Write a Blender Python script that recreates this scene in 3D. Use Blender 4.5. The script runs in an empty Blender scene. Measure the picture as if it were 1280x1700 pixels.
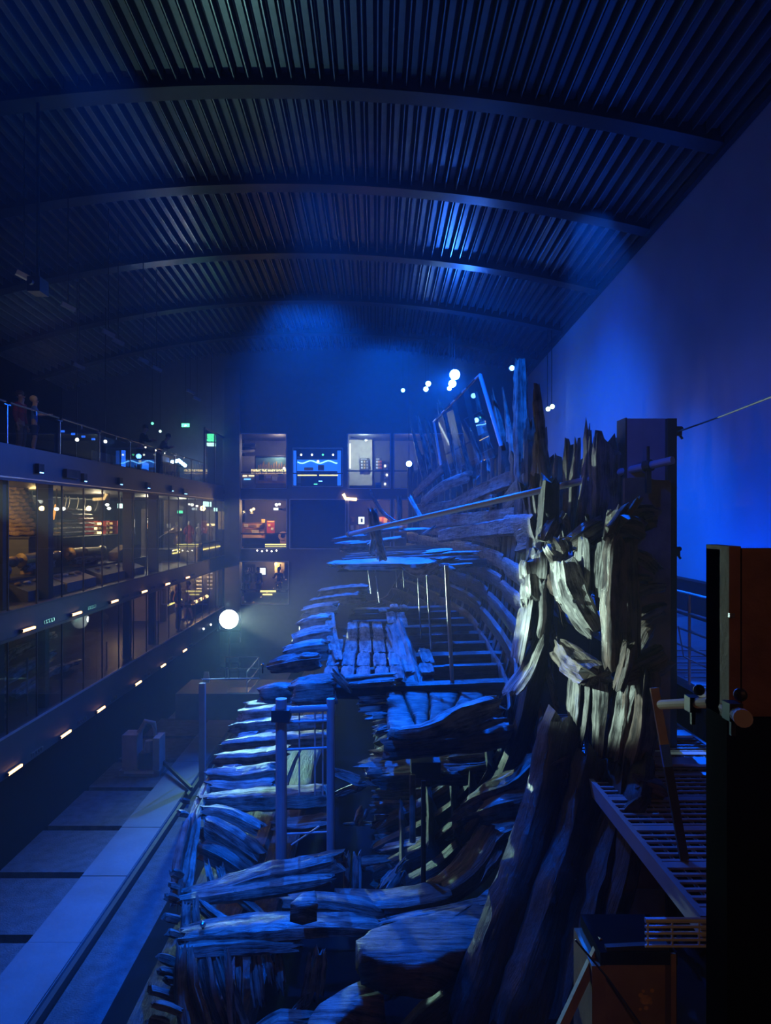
import bpy, math, random
from mathutils import Vector, Matrix, noise
random.seed(7)
sc = bpy.context.scene
COL = sc.collection
V = Vector
F, VX, VY, CH = 1180.0, 624.0, 857.0, 7.0      # focal length and vanishing point of the photograph, camera height above the pit floor

def P(x, y, d):                                 # a photo pixel at depth d -> a point in the hall (metres)
    return V(((x - VX) / F * d, d, CH - (y - VY) / F * d))

def PH(x, y, h):                                # a photo pixel on the horizontal level h (relative to the camera)
    d = -h * F / (y - VY)
    return P(x, y, d)

# ------------------------------------------------------------------ camera, world, exposure, large lights
cam = bpy.data.objects.new('camera', bpy.data.cameras.new('camera'))
COL.objects.link(cam)
cam.location = (0, 0, CH)
cam.rotation_euler = (math.pi / 2, 0, 0)
cam.data.sensor_width = 36
cam.data.lens = 36 * F / 1700
cam.data.shift_x = 16 / 1700
cam.data.shift_y = 7 / 1700
cam.data.clip_start = .05
sc.camera = cam
w = bpy.data.worlds.new('world'); sc.world = w
w.use_nodes = True
w.node_tree.nodes['Background'].inputs[0].default_value = (.02, .05, .25, 1)
w.node_tree.nodes['Background'].inputs[1].default_value = .008
vs = sc.view_settings
vs.view_transform = 'Standard'; vs.look = 'None'; vs.gamma = 1; vs.use_curve_mapping = False
vs.exposure = 0.0
cy = sc.cycles
cy.max_bounces = 4; cy.diffuse_bounces = 1; cy.glossy_bounces = 2; cy.transmission_bounces = 2
cy.transparent_max_bounces = 16; cy.volume_bounces = 0
cy.caustics_reflective = False; cy.caustics_refractive = False
cy.sample_clamp_indirect = 2.0; cy.sample_clamp_direct = 30.0
cy.use_denoising = True
cy.use_adaptive_sampling = True; cy.adaptive_threshold = .02; cy.adaptive_min_samples = 12

BLUE = (.0, .105, 1.0); DEEP = (.0, .06, 1.0); FLOOD = (.72, 1.0, .80); WARM = (1.0, .55, .18)
def spot(loc, tgt, col, e, deg=60, blend=.4, r=.08):
    l = bpy.data.lights.new('spot', 'SPOT'); o = bpy.data.objects.new('spot', l); COL.objects.link(o)
    l.color = col; l.energy = e; l.spot_size = math.radians(deg); l.spot_blend = blend; l.shadow_soft_size = r
    o.location = loc; o.rotation_euler = (V(tgt) - V(loc)).to_track_quat('-Z', 'Y').to_euler()
    return o
def point(loc, col, e, r=.1):
    l = bpy.data.lights.new('lamp', 'POINT'); o = bpy.data.objects.new('lamp', l); COL.objects.link(o)
    l.color = col; l.energy = e; l.shadow_soft_size = r; o.location = loc
    return o

FLOODPOS = P(380, 1028, 24.0)
FAX = (V((0, 0, CH)) - FLOODPOS).normalized()          # the floodlight faces the visitors' gallery
KEYPOS = P(754, 628, 27.5)
# white-green floodlight on the pit edge, turned to the near end of the wreck and to the roof
spot(FLOODPOS + FAX * 1.0, (2.0, 9.8, 5.8), FLOOD, 8000, 19, .5, .08)
spot(FLOODPOS + FAX * 1.0, (1.0, 9.6, 2.7), FLOOD, 900, 16, .7, .08)
spot(FLOODPOS + FAX * 1.0, (-3.2, 11, 15.6), (.4, .95, .9), 520, 58, .8, .10)
spot(FLOODPOS + FAX * 1.0, (-3.6, 6, 4.0), (.25, 1, .85), 40, 110, 1, .10)
spot(FLOODPOS + FAX * 1.05, (-.6, 12, .2), (.40, 1, .85), 1300, 84, 1, .1)
# matching white-green spotlight on the gallery edge, raking the cut end of the hull
spot((-6.8, 9.6, 7.6), (2.75, 8.8, 5.55), (.66, 1.0, .95), 6500, 15, .3, .06)
# big blue projector under the roof at the far end
spot(KEYPOS + V((-.15, -.4, -.05)), (-1.0, 10.0, 2.5), BLUE, 9000, 80, .9, .10)
point(KEYPOS + V((-.2, -.5, 0)), BLUE, 260, .1)
spot(KEYPOS + V((0, -.35, .25)), KEYPOS + V((.9, -1.2, 3.0)), BLUE, 420, 130, .7, .10)
# blue projectors at the roof beyond the wreck, shining back over it
spot((-2.4, 22.5, 15.0), (-.6, 13.5, 3.0), BLUE, 27000, 50, .8, .05)
spot((.6, 27.0, 14.8), (.3, 19, 4.5), BLUE, 19000, 56, .9, .05)
spot((-1.5, 14.5, 15.3), (.35, 8.1, 2.4), BLUE, 6500, 17, .5, .05)
# blue projectors at the roof above the pit edge: broken beams at the lower left, frame tops
spot((-3.6, 4.6, 15.0), (-1.75, 10.6, 1.9), BLUE, 10500, 22, .25, .05)
spot((-3.6, 8.5, 15.4), (2.5, 18.4, 10.3), BLUE, 34000, 36, 1, .05)
spot((-3.6, 8.5, 15.4), (2.85, 14.0, 9.7), BLUE, 17000, 24, 1, .05)
spot((-3.4, 5.0, 15.4), (3.7, 9.3, 7.9), DEEP, 3000, 14, .5, .05)  # added blue fill for the tall steel prop, standing in for ambient light
spot((-4.4, 7.5, 15.4), (-1.4, 16.5, 4.2), BLUE, 12000, 20, .5, .05)
# blue wall-washers on the ledge behind the hull
for (y, e) in ((13.5, 560), (19, 220), (26, 200)):
    spot((5.4, y, 4.9), (7.2, y + .8, 7.4), DEEP, e, 120, .9, .15)
spot((3.6, 23, 14.0), (7.2, 20.5, 9.6), DEEP, 420, 100, 1, .1)
# blue wash on the grating beside the wreck
spot((4.6, 16.0, 15.0), (3.3, 7.4, 4), BLUE, 22000, 19, .6, .05)
# lamps of the visitor gallery the photograph is taken from
point((2.6, -.3, 7.9), (1.0, .42, .20), 30, .2)
point((1.9, 3.6, 4.1), (1.0, .50, .12), 6, .1)

# ------------------------------------------------------------------ helpers
def wloc(o):
    p = V((0, 0, 0))
    while o is not None:
        p += o.location; o = o.parent
    return p

def link(name, vs_, fs, mat=None, parent=None, smooth=False, uv=None):
    off = wloc(parent) if parent is not None else V((0, 0, 0))
    me = bpy.data.meshes.new(name)
    me.from_pydata([tuple(V(v) - off) for v in vs_], [], fs)
    if mat: me.materials.append(mat)
    if smooth: me.polygons.foreach_set('use_smooth', [True] * len(me.polygons))
    if uv is not None:
        lay = me.uv_layers.new(name='UVMap')
        flat = []
        for q in uv:
            for a in q: flat += [a[0], a[1]]
        lay.data.foreach_set('uv', flat)
    o = bpy.data.objects.new(name, me); COL.objects.link(o)
    o.parent = parent
    return o

def tag(o, label=None, cat=None, group=None, kind=None):
    if label: o['label'] = label
    if cat: o['category'] = cat
    if group: o['group'] = group
    if kind: o['kind'] = kind
    return o

def thing(name, label, cat, loc, group=None):
    o = bpy.data.objects.new(name, None); COL.objects.link(o)
    o.location = loc; o.empty_display_size = .1
    return tag(o, label, cat, group)

def place(mesh_obj, name, loc, parent=None, rz=0, s=(1, 1, 1)):     # another object on the same mesh
    o = bpy.data.objects.new(name, mesh_obj.data); COL.objects.link(o)
    o.parent = parent
    o.location = V(loc) - (wloc(parent) if parent is not None else V((0, 0, 0)))
    o.rotation_euler = (0, 0, rz); o.scale = s
    return o

class MB:
    def __init__(s): s.v = []; s.f = []
    def add(s, vs_, fs):
        n = len(s.v); s.v += [V(q) for q in vs_]; s.f += [tuple(i + n for i in q) for q in fs]; return s
    def box(s, c, size, M=None):
        c = V(c); x, y, z = [q / 2 for q in size]
        vs_ = [V((a * x, b * y, e * z)) for e in (-1, 1) for b in (-1, 1) for a in (-1, 1)]
        if M is not None: vs_ = [M @ q for q in vs_]
        return s.add([c + q for q in vs_], [(0, 2, 3, 1), (4, 5, 7, 6), (0, 1, 5, 4), (2, 6, 7, 3), (0, 4, 6, 2), (1, 3, 7, 5)])
    def bb(s, a, b):
        a, b = V(a), V(b)
        return s.box((a + b) / 2, [abs(q) for q in (b - a)])
    def bar(s, a, b, wd, ht, up=(0, 0, 1)):
        a, b = V(a), V(b); t = (b - a).normalized(); up = V(up)
        if abs(t.dot(up)) > .98: up = V((0, 1, 0)) if abs(t.y) < .9 else V((1, 0, 0))
        sd = t.cross(up).normalized(); u = sd.cross(t)
        vs_ = [q + sd * i * wd / 2 + u * j * ht / 2 for q in (a, b) for (i, j) in ((-1, -1), (1, -1), (1, 1), (-1, 1))]
        return s.add(vs_, [(0, 1, 2, 3), (7, 6, 5, 4), (0, 4, 5, 1), (1, 5, 6, 2), (2, 6, 7, 3), (3, 7, 4, 0)])
    def tube(s, pts, r, n=8, cap=True):
        pts = [V(p) for p in pts]; k = len(pts); rs = r if isinstance(r, (list, tuple)) else [r] * k
        ref = V((0, 0, 1)); vs_ = []; fs = []
        for i, p in enumerate(pts):
            t = (pts[min(i + 1, k - 1)] - pts[max(i - 1, 0)]).normalized()
            if abs(t.dot(ref)) > .95: ref = V((0, 1, 0)) if abs(t.y) < .9 else V((1, 0, 0))
            sd = t.cross(ref).normalized(); u = sd.cross(t)
            for j in range(n):
                a = 2 * math.pi * j / n
                vs_.append(p + (sd * math.cos(a) + u * math.sin(a)) * rs[i])
        for i in range(k - 1):
            for j in range(n):
                fs.append((i * n + j, i * n + (j + 1) % n, (i + 1) * n + (j + 1) % n, (i + 1) * n + j))
        if cap: fs += [tuple(range(n))[::-1], tuple((k - 1) * n + j for j in range(n))]
        return s.add(vs_, fs)
    def lathe(s, prof, c=(0, 0, 0), n=14, M=None):
        c = V(c); vs_ = []; fs = []
        for (r, z) in prof:
            for j in range(n):
                a = 2 * math.pi * j / n; q = V((r * math.cos(a), r * math.sin(a), z))
                vs_.append(c + (M @ q if M is not None else q))
        k = len(prof)
        for i in range(k - 1):
            for j in range(n):
                fs.append((i * n + j, i * n + (j + 1) % n, (i + 1) * n + (j + 1) % n, (i + 1) * n + j))
        fs += [tuple(range(n))[::-1], tuple((k - 1) * n + j for j in range(n))]
        return s.add(vs_, fs)
    def ball(s, c, r, sq=(1, 1, 1), n=10, m=7):
        prof = [(math.sin(math.pi * i / m) * 1.0, -math.cos(math.pi * i / m)) for i in range(m + 1)]
        return s.lathe([(max(.02, a) * r, b * r) for a, b in prof], c, n, Matrix.Diagonal(V(sq)).to_3x3())
    def prism(s, poly, ex):
        poly = [V(p) for p in poly]; ex = V(ex); n = len(poly)
        fs = [tuple(range(n)), tuple(range(2 * n - 1, n - 1, -1))]
        fs += [(i, n + i, n + (i + 1) % n, (i + 1) % n) for i in range(n)]
        return s.add(poly + [p + ex for p in poly], fs)
    def torus(s, c, R, r, n=20, m=8, M=None):
        c = V(c); vs_ = []; fs = []
        for i in range(n):
            a = 2 * math.pi * i / n
            for j in range(m):
                b = 2 * math.pi * j / m
                q = V(((R + r * math.cos(b)) * math.cos(a), (R + r * math.cos(b)) * math.sin(a), r * math.sin(b)))
                vs_.append(c + (M @ q if M is not None else q))
        for i in range(n):
            for j in range(m):
                fs.append((i * m + j, ((i + 1) % n) * m + j, ((i + 1) % n) * m + (j + 1) % m, i * m + (j + 1) % m))
        return s.add(vs_, fs)
    def build(s, name, mat=None, parent=None, smooth=False):
        return link(name, s.v, s.f, mat, parent, smooth)

# ------------------------------------------------------------------ materials (all procedural)
def mat(name, col, rough=.6, metal=0.0, var=.25, scale=4.0, bump=.0, col2=None, spec=.5, emit=None, es=0.0):
    m = bpy.data.materials.new(name); m.use_nodes = True
    nt = m.node_tree; b = nt.nodes['Principled BSDF']
    b.inputs['Roughness'].default_value = rough; b.inputs['Metallic'].default_value = metal
    b.inputs['Specular IOR Level'].default_value = spec
    tc = nt.nodes.new('ShaderNodeTexCoord'); nz = nt.nodes.new('ShaderNodeTexNoise')
    nz.inputs['Scale'].default_value = scale; nz.inputs['Detail'].default_value = 5
    nt.links.new(tc.outputs['Object'], nz.inputs['Vector'])
    rp = nt.nodes.new('ShaderNodeValToRGB')
    c2 = col2 or tuple(q * (1 - var) for q in col)
    rp.color_ramp.elements[0].position = .3; rp.color_ramp.elements[1].position = .7
    rp.color_ramp.elements[0].color = (*c2, 1); rp.color_ramp.elements[1].color = (*col, 1)
    nt.links.new(nz.outputs['Fac'], rp.inputs['Fac']); nt.links.new(rp.outputs['Color'], b.inputs['Base Color'])
    if bump:
        bp = nt.nodes.new('ShaderNodeBump'); bp.inputs['Strength'].default_value = bump; bp.inputs['Distance'].default_value = .02
        n2 = nt.nodes.new('ShaderNodeTexNoise'); n2.inputs['Scale'].default_value = scale * 6; n2.inputs['Detail'].default_value = 4
        nt.links.new(tc.outputs['Object'], n2.inputs['Vector'])
        nt.links.new(n2.outputs['Fac'], bp.inputs['Height']); nt.links.new(bp.outputs['Normal'], b.inputs['Normal'])
    if emit:
        b.inputs['Emission Color'].default_value = (*emit, 1); b.inputs['Emission Strength'].default_value = es
        m.cycles.emission_sampling = 'NONE' if es < 40 else 'AUTO'
    return m

def woodmat(name, c1, c2, rough=.42, bump=.9, su=.9, sv=7):
    m = bpy.data.materials.new(name); m.use_nodes = True
    nt = m.node_tree; b = nt.nodes['Principled BSDF']
    b.inputs['Roughness'].default_value = rough
    uv = nt.nodes.new('ShaderNodeTexCoord'); mp = nt.nodes.new('ShaderNodeMapping')
    mp.inputs['Scale'].default_value = (su, sv, 1)
    nt.links.new(uv.outputs['UV'], mp.inputs['Vector'])
    nz = nt.nodes.new('ShaderNodeTexNoise'); nz.inputs['Scale'].default_value = 1.6; nz.inputs['Detail'].default_value = 6
    nz.inputs['Roughness'].default_value = .68
    nt.links.new(mp.outputs['Vector'], nz.inputs['Vector'])
    n3 = nt.nodes.new('ShaderNodeTexNoise'); n3.inputs['Scale'].default_value = 5; n3.inputs['Detail'].default_value = 4
    nt.links.new(uv.outputs['Object'], n3.inputs['Vector'])
    mx = nt.nodes.new('ShaderNodeMath'); mx.operation = 'MULTIPLY_ADD'; mx.inputs[1].default_value = .45
    nt.links.new(n3.outputs['Fac'], mx.inputs[0]); nt.links.new(nz.outputs['Fac'], mx.inputs[2])
    rp = nt.nodes.new('ShaderNodeValToRGB'); e = rp.color_ramp.elements
    e[0].position = .60; e[0].color = (*c2, 1); e[1].position = .82; e[1].color = (*c1, 1)
    nt.links.new(mx.outputs[0], rp.inputs['Fac']); nt.links.new(rp.outputs['Color'], b.inputs['Base Color'])
    bp = nt.nodes.new('ShaderNodeBump'); bp.inputs['Strength'].default_value = bump; bp.inputs['Distance'].default_value = .07
    nt.links.new(mx.outputs[0], bp.inputs['Height']); nt.links.new(bp.outputs['Normal'], b.inputs['Normal'])
    return m

def glassmat(name, tint, f0=.05):
    m = bpy.data.materials.new(name); m.use_nodes = True
    nt = m.node_tree; nt.nodes.remove(nt.nodes['Principled BSDF']); out = nt.nodes['Material Output']
    tr = nt.nodes.new('ShaderNodeBsdfTransparent'); tr.inputs[0].default_value = (*tint, 1)
    gl = nt.nodes.new('ShaderNodeBsdfGlossy'); gl.inputs['Roughness'].default_value = .01
    lw = nt.nodes.new('ShaderNodeLayerWeight'); lw.inputs['Blend'].default_value = .5      # facing: the same from both sides
    pw = nt.nodes.new('ShaderNodeMath'); pw.operation = 'POWER'; pw.inputs[1].default_value = 5
    ad = nt.nodes.new('ShaderNodeMath'); ad.operation = 'MULTIPLY_ADD'; ad.inputs[1].default_value = .9; ad.inputs[2].default_value = f0
    nt.links.new(lw.outputs['Facing'], pw.inputs[0]); nt.links.new(pw.outputs[0], ad.inputs[0])
    mx = nt.nodes.new('ShaderNodeMixShader')
    nt.links.new(ad.outputs[0], mx.inputs[0]); nt.links.new(tr.outputs[0], mx.inputs[1]); nt.links.new(gl.outputs[0], mx.inputs[2])
    nt.links.new(mx.outputs[0], out.inputs['Surface'])
    return m

def glow(name, col, st, sample=False):
    m = bpy.data.materials.new(name); m.use_nodes = True
    nt = m.node_tree; b = nt.nodes['Principled BSDF']
    b.inputs['Base Color'].default_value = (.02, .02, .02, 1)
    b.inputs['Emission Color'].default_value = (*col, 1); b.inputs['Emission Strength'].default_value = st
    m.cycles.emission_sampling = 'AUTO' if sample else 'NONE'
    return m

M = dict(
    oak=woodmat('weathered_oak', (.40, .32, .25), (.035, .025, .02)),
    oak2=woodmat('dark_oak', (.24, .165, .125), (.03, .02, .016)),
    oak_shade=woodmat('shaded_oak', (.065, .044, .036), (.014, .010, .008)),  # shade of the hull inside and lower frames put into the wood colour
    oak3=woodmat('pale_lit_oak', (.52, .48, .42), (.028, .022, .018), bump=1.0),  # pale wood; on the wreck, white light put into the tone
    floor=mat('pit_concrete', (.30, .29, .30), .8, var=.35, scale=1.5, bump=.3),
    pad=mat('gravel_pad', (.12, .115, .12), .9, var=.5, scale=5, bump=.8),
    kerb=mat('kerb_concrete', (.20, .195, .20), .75, var=.2, scale=2, bump=.2),
    dark=mat('black_paint', (.025, .025, .028), .55, var=.3),
    black_shade=mat('black_fabric_and_shade', (.010, .010, .011), .95, spec=.05),  # black drapes and walls; also shade painted under the hull and on the column
    char=mat('charcoal_panel', (.09, .09, .10), .6, var=.2),
    slab=mat('gallery_fascia', (.055, .055, .065), .55, var=.2),
    wallblue=mat('pale_fabric_wall', (.42, .42, .46), .9, var=.12, scale=.7),
    slat=mat('aluminium_slat', (.20, .20, .205), .34, metal=.75, var=.25, scale=3),
    fin=mat('bright_aluminium_fin', (.38, .38, .385), .28, metal=.85, var=.2, scale=3),
    beam=mat('roof_beam_paint', (.035, .035, .04), .30, var=.3, scale=2, spec=.6),
    steel=mat('painted_steel', (.42, .42, .45), .45, metal=.3, var=.2),
    bsteel=mat('brushed_steel', (.6, .6, .62), .25, metal=.9, var=.15),
    rust=mat('rusty_brown_steel', (.30, .16, .10), .7, var=.45, scale=3, bump=.4, col2=(.12, .06, .04)),
    tube=mat('scaffold_tube', (.55, .55, .58), .35, metal=.35, var=.15),
    ply=mat('yellow_timber', (.62, .40, .15), .6, var=.3, scale=6),
    ochre=mat('ochre_steel', (.42, .25, .07), .55, var=.4, scale=3, bump=.2, col2=(.25, .13, .04)),
    lampspot=mat('orange_lamp_reflection', (.85, .42, .08), .7, var=.4, scale=20),  # colour of a lamp's reflection on the box foot
    glass=glassmat('gallery_glass', (.80, .86, .88)),
    glass2=glassmat('balustrade_glass', (.88, .92, .94)),
    led=glow('orange_led', (1, .45, .16), 9),
    ledy=glow('yellow_strip_light', (1, .72, .18), 3.2),
    flood=glow('floodlight_lens', (.85, 1, .92), 60),
    bluelamp=glow('blue_lens', (.25, .55, 1), 40),
    bluedim=glow('blue_lens_dim', (.15, .45, 1), 8),
    green=glow('green_exit_light', (.12, 1, .38), 3.0),
    greenw=glow('mint_sign_light', (.6, 1, .8), 4.0),
    white=glow('white_lamp', (1, .9, .72), 7),
    warm=glow('amber_lamp', (1, .62, .22), 6),
    cream=mat('cream_paint', (.62, .56, .46), .8),
    grey=mat('grey_paint', (.34, .34, .33), .8),
    beige=mat('sand_wall', (.45, .38, .30), .8),
    carpet=mat('brown_floor', (.22, .17, .12), .55, var=.3),
    bronze=mat('bronze', (.48, .33, .15), .4, metal=.6, var=.4),
    rope=mat('hemp_rope', (.50, .33, .15), .85, var=.4, scale=25, bump=.8),
    iron=mat('black_iron', (.05, .05, .055), .5, metal=.4),
    red=mat('red_panel', (.50, .06, .03), .6, var=.25),
    redcloth=mat('red_cloth', (.42, .05, .06), .8),
    orange=mat('orange_print', (.80, .33, .08), .7),
    gold=mat('amber_print', (.85, .55, .20), .7),
    paper=mat('white_print', (.80, .80, .78), .7, var=.08),
    teal=mat('teal_print', (.14, .34, .38), .7, var=.45, scale=3),
    ink=mat('black_print', (.02, .02, .022), .6),
    navy=mat('navy_cloth', (.03, .05, .14), .85), denim=mat('blue_denim', (.07, .13, .34), .85),
    bluecloth=mat('bright_blue_cloth', (.08, .22, .75), .8), tan=mat('beige_cloth', (.60, .45, .32), .8),
    orangecloth=mat('orange_cloth', (.80, .40, .12), .8), blackcloth=mat('black_cloth', (.02, .02, .025), .85),
    skin=mat('skin', (.62, .38, .28), .55, var=.1), hair=mat('brown_hair', (.10, .05, .025), .6), blonde=mat('blond_hair', (.72, .50, .24), .6),
    wave=glow('blue_screen', (.02, .18, 1), 1.5), bluestrip=glow('blue_strip', (.02, .15, 1), 1.6),
    bone=mat('bone_white', (.75, .68, .55), .6), brick=mat('brick', (.50, .24, .12), .85, var=.4, scale=14, bump=.3),
    screen=glow('white_screen', (.95, 1, .95), 2.2), cloth=mat('white_canvas', (.72, .75, .68), .85, var=.15, scale=8),
)

def text(body, size, loc, rot, m, parent=None, name='lettering', align='LEFT', ext=.004, sc_=(1, 1, 1)):
    cu = bpy.data.curves.new(name, 'FONT'); cu.body = body; cu.size = size; cu.extrude = ext; cu.align_x = align
    cu.resolution_u = 2
    t = bpy.data.objects.new(name, cu); COL.objects.link(t)
    dg = bpy.context.evaluated_depsgraph_get()
    me = bpy.data.meshes.new_from_object(t.evaluated_get(dg)); COL.objects.unlink(t); bpy.data.objects.remove(t)
    me.name = name; me.materials.clear(); me.materials.append(m)
    o = bpy.data.objects.new(name, me); COL.objects.link(o); o.parent = parent
    o.location = V(loc) - (wloc(parent) if parent is not None else V((0, 0, 0))); o.rotation_euler = rot; o.scale = sc_
    return o

def catmull(pts, n):
    pts = [V(p) for p in pts]
    if len(pts) == 2: return [pts[0].lerp(pts[1], i / n) for i in range(n + 1)]
    L = [0]
    for a, b in zip(pts, pts[1:]): L.append(L[-1] + (b - a).length)
    out = []
    for i in range(n + 1):
        s = L[-1] * i / n; k = 0
        while k < len(pts) - 2 and s > L[k + 1]: k += 1
        t = (s - L[k]) / max(1e-6, L[k + 1] - L[k])
        p1, p2 = pts[k], pts[k + 1]
        p0 = pts[k - 1] if k else p1 * 2 - p2
        p3 = pts[k + 2] if k + 2 < len(pts) else p2 * 2 - p1
        out.append(.5 * ((2 * p1) + (p2 - p0) * t + (2 * p0 - 5 * p1 + 4 * p2 - p3) * t * t + (3 * p1 - p0 - 3 * p2 + p3) * t ** 3))
    return out

TS = [0]
def timber(name, pts, wd, ht, parent, m='oak', up=(0, 0, 1), seg=.16, rough=.035, rag=.12, n=18, sq=.2, maxseg=40):
    """an old eroded timber: swept along pts, wd across, ht along 'up'; both may be lists along the length"""
    TS[0] += 1; rnd = random.Random(TS[0] * 13 + 5)
    pts = [V(p) for p in pts]
    L = sum((b - a).length for a, b in zip(pts, pts[1:]))
    k = max(4, min(maxseg, int(L / seg)))
    c = catmull(pts, k)
    wl = wd if isinstance(wd, (list, tuple)) else [wd]; hl = ht if isinstance(ht, (list, tuple)) else [ht]
    def at(l, t):
        if len(l) == 1: return l[0]
        q = t * (len(l) - 1); i = min(int(q), len(l) - 2); return l[i] + (l[i + 1] - l[i]) * (q - i)
    n = max(8, n); W0, H0 = at(wl, .5), at(hl, .5); RING = []
    for j in range(n):                      # points spread along the rectangle outline, corners slightly broken
        q = (j + .5) / n * 2 * (W0 + H0)
        if q < W0: r_ = (q / W0 * 2 - 1, -1)
        elif q < W0 + H0: r_ = (1, (q - W0) / H0 * 2 - 1)
        elif q < 2 * W0 + H0: r_ = (1 - (q - W0 - H0) / W0 * 2, 1)
        else: r_ = (-1, 1 - (q - 2 * W0 - H0) / H0 * 2)
        cr = min(abs(r_[0]), abs(r_[1])); k_ = 1 - .12 * max(0, cr - .7) / .3
        RING.append((r_[0] * k_, r_[1] * k_))
    groove = [rnd.uniform(-1, .35) for _ in range(n)]
    e0 = [rnd.uniform(-1, 1) for _ in range(n)]; e1 = [rnd.uniform(-1, 1) for _ in range(n)]
    so = V((rnd.uniform(0, 50), rnd.uniform(0, 50), rnd.uniform(0, 50)))
    up = V(up); vs_ = []; s = 0; S = []
    for i, p in enumerate(c):
        if i: s += (p - c[i - 1]).length
        S.append(s)
        t = (c[min(i + 1, k)] - c[max(i - 1, 0)]).normalized()
        u0 = up if abs(t.dot(up.normalized())) < .97 else V((0, 1, 0))
        sd = t.cross(u0).normalized(); u = sd.cross(t)
        a_w, a_h = at(wl, i / k) / 2, at(hl, i / k) / 2
        amp = min(rough, .35 * min(a_w, a_h) + .004)
        shrink = .86 if i in (0, k) else 1
        for j in range(n):
            bx, by = RING[j]
            q = p + sd * bx * a_w * shrink + u * by * a_h * shrink
            nn = noise.noise(q * 1.7 + so) * .6 + noise.noise(q * 8 + so) * .7 + groove[j] * .9
            q = q + (sd * bx * (abs(bx) > .8) + u * by * (abs(by) > .8)) * amp * nn
            if i == 0: q += t * e0[j] * rag
            if i == k: q += t * e1[j] * rag
            vs_.append(q)
    fs = []; uv = []; per = (at(wl, .5) + at(hl, .5)) * 2 / n
    ou, ov = rnd.uniform(0, 20), rnd.uniform(0, 20)
    for i in range(k):
        for j in range(n):
            fs.append((i * n + j, i * n + (j + 1) % n, (i + 1) * n + (j + 1) % n, (i + 1) * n + j))
            uv.append(((S[i] + ou, j * per + ov), (S[i] + ou, (j + 1) * per + ov), (S[i + 1] + ou, (j + 1) * per + ov), (S[i + 1] + ou, j * per + ov)))
    b = len(vs_)
    vs_ += [sum(vs_[:n], V((0, 0, 0))) / n, sum(vs_[k * n:k * n + n], V((0, 0, 0))) / n]
    for j in range(n):
        fs.append((b, (j + 1) % n, j)); uv.append(((0, ov), (.1, ov + .2), (.2, ov + .4)))
        fs.append((b + 1, k * n + j, k * n + (j + 1) % n)); uv.append(((0, ov), (.1, ov + .2), (.2, ov + .4)))
    o = link(name, vs_, fs, M[m], parent, True, uv)
    o.data.set_sharp_from_angle(angle=.75)
    return o

def TP(name, pp, wd, ht, parent, m='oak', **k):       # the same from photo points (x, y, depth)
    return timber(name, [P(*q) for q in pp], wd, ht, parent, m, **k)

def slab(name, outline, h, th, parent, m='oak', rough=.03, sub=6):
    """a broad flat timber: outline in photo pixels on level h, thickness th, eroded"""
    TS[0] += 1; rnd = random.Random(TS[0]); so = V((rnd.uniform(0, 9), rnd.uniform(0, 9), 3))
    base = [PH(x, y, h) for x, y in outline]
    ring = []
    for a, b in zip(base, base[1:] + base[:1]):
        kk = max(1, int((b - a).length / .09))
        ring += [a.lerp(b, i / kk) for i in range(kk)]
    n = len(ring); cen = sum(ring, V((0, 0, 0))) / n
    vs_ = []; lv = []
    for (sc_, z) in ((1, -th), (1.02, -th * .5), (1.0, -.02), (.94, 0), (.7, .015), (.35, .02)):
        for p in ring:
            q = cen + (p - cen) * sc_; q.z = p.z + z
            q += V((noise.noise(q * 5 + so), noise.noise(q * 5 - so), noise.noise(q * 4 + so * 2))) * rough * (1.3 if sc_ >= 1 else .7)
            vs_.append(q)
    fs = []
    for i in range(5):
        for j in range(n): fs.append((i * n + j, i * n + (j + 1) % n, (i + 1) * n + (j + 1) % n, (i + 1) * n + j))
    vs_.append(cen + V((0, 0, .02))); fs += [(5 * n + j, 5 * n + (j + 1) % n, 6 * n) for j in range(n)]
    fs.append(tuple(range(n))[::-1])
    uv = [[(vs_[i].x, vs_[i].y + vs_[i].z) for i in f] for f in fs]
    return link(name, vs_, fs, M[m], parent, True, uv)
# ------------------------------------------------------------------ the hall: floor, ceiling, walls, galleries
def S(o): return tag(o, kind='structure')
def hz(h): return CH + h
S(MB().bb((-15, 1, -.4), (7.4, 34.2, -.25)).build('floor', M['floor']))
FL = bpy.data.objects['floor']

def zb(x, y): return CH + 8.74 - .046 * (y - 14.4) - .0128 * (x + 2.5) ** 2      # underside of the roof beams
sheet = MB(); nx, ny = 44, 4
for j in range(ny + 1):
    for i in range(nx + 1):
        x = -15.2 + 22.6 * i / nx; y = 4 + 30.2 * j / ny
        sheet.v.append(V((x, y, zb(x, y) + .48)))
for j in range(ny):
    for i in range(nx):
        a = j * (nx + 1) + i; sheet.f.append((a, a + 1, a + nx + 2, a + nx + 1))
CEIL = S(sheet.build('ceiling', M['char']))
def longbar(wd, ht, name, m):
    dz = -.046 * 29.6
    b = MB(); b.add([(i * wd / 2, y, z + (dz if y else 0)) for y in (0, 29.6) for (i, z) in ((-1, 0), (1, 0), (1, ht), (-1, ht))],
                    [(0, 1, 2, 3), (7, 6, 5, 4), (0, 4, 5, 1), (1, 5, 6, 2), (2, 6, 7, 3), (3, 7, 4, 0)])
    return b.build(name, M[m])
p1 = longbar(.115, .16, 'ceiling_slat', 'slat'); p2 = longbar(.022, .30, 'ceiling_fin', 'fin')
k = 0; x = -14.9
while x < 7.15:
    place(p1, 'ceiling_slat', (x, 4.5, zb(x, 4.5) + .24), CEIL)
    place(p2, 'ceiling_fin', (x + .145, 4.5, zb(x + .145, 4.5) + .1), CEIL)
    x += .29
for q in (p1, p2): COL.objects.unlink(q); bpy.data.objects.remove(q)
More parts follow.
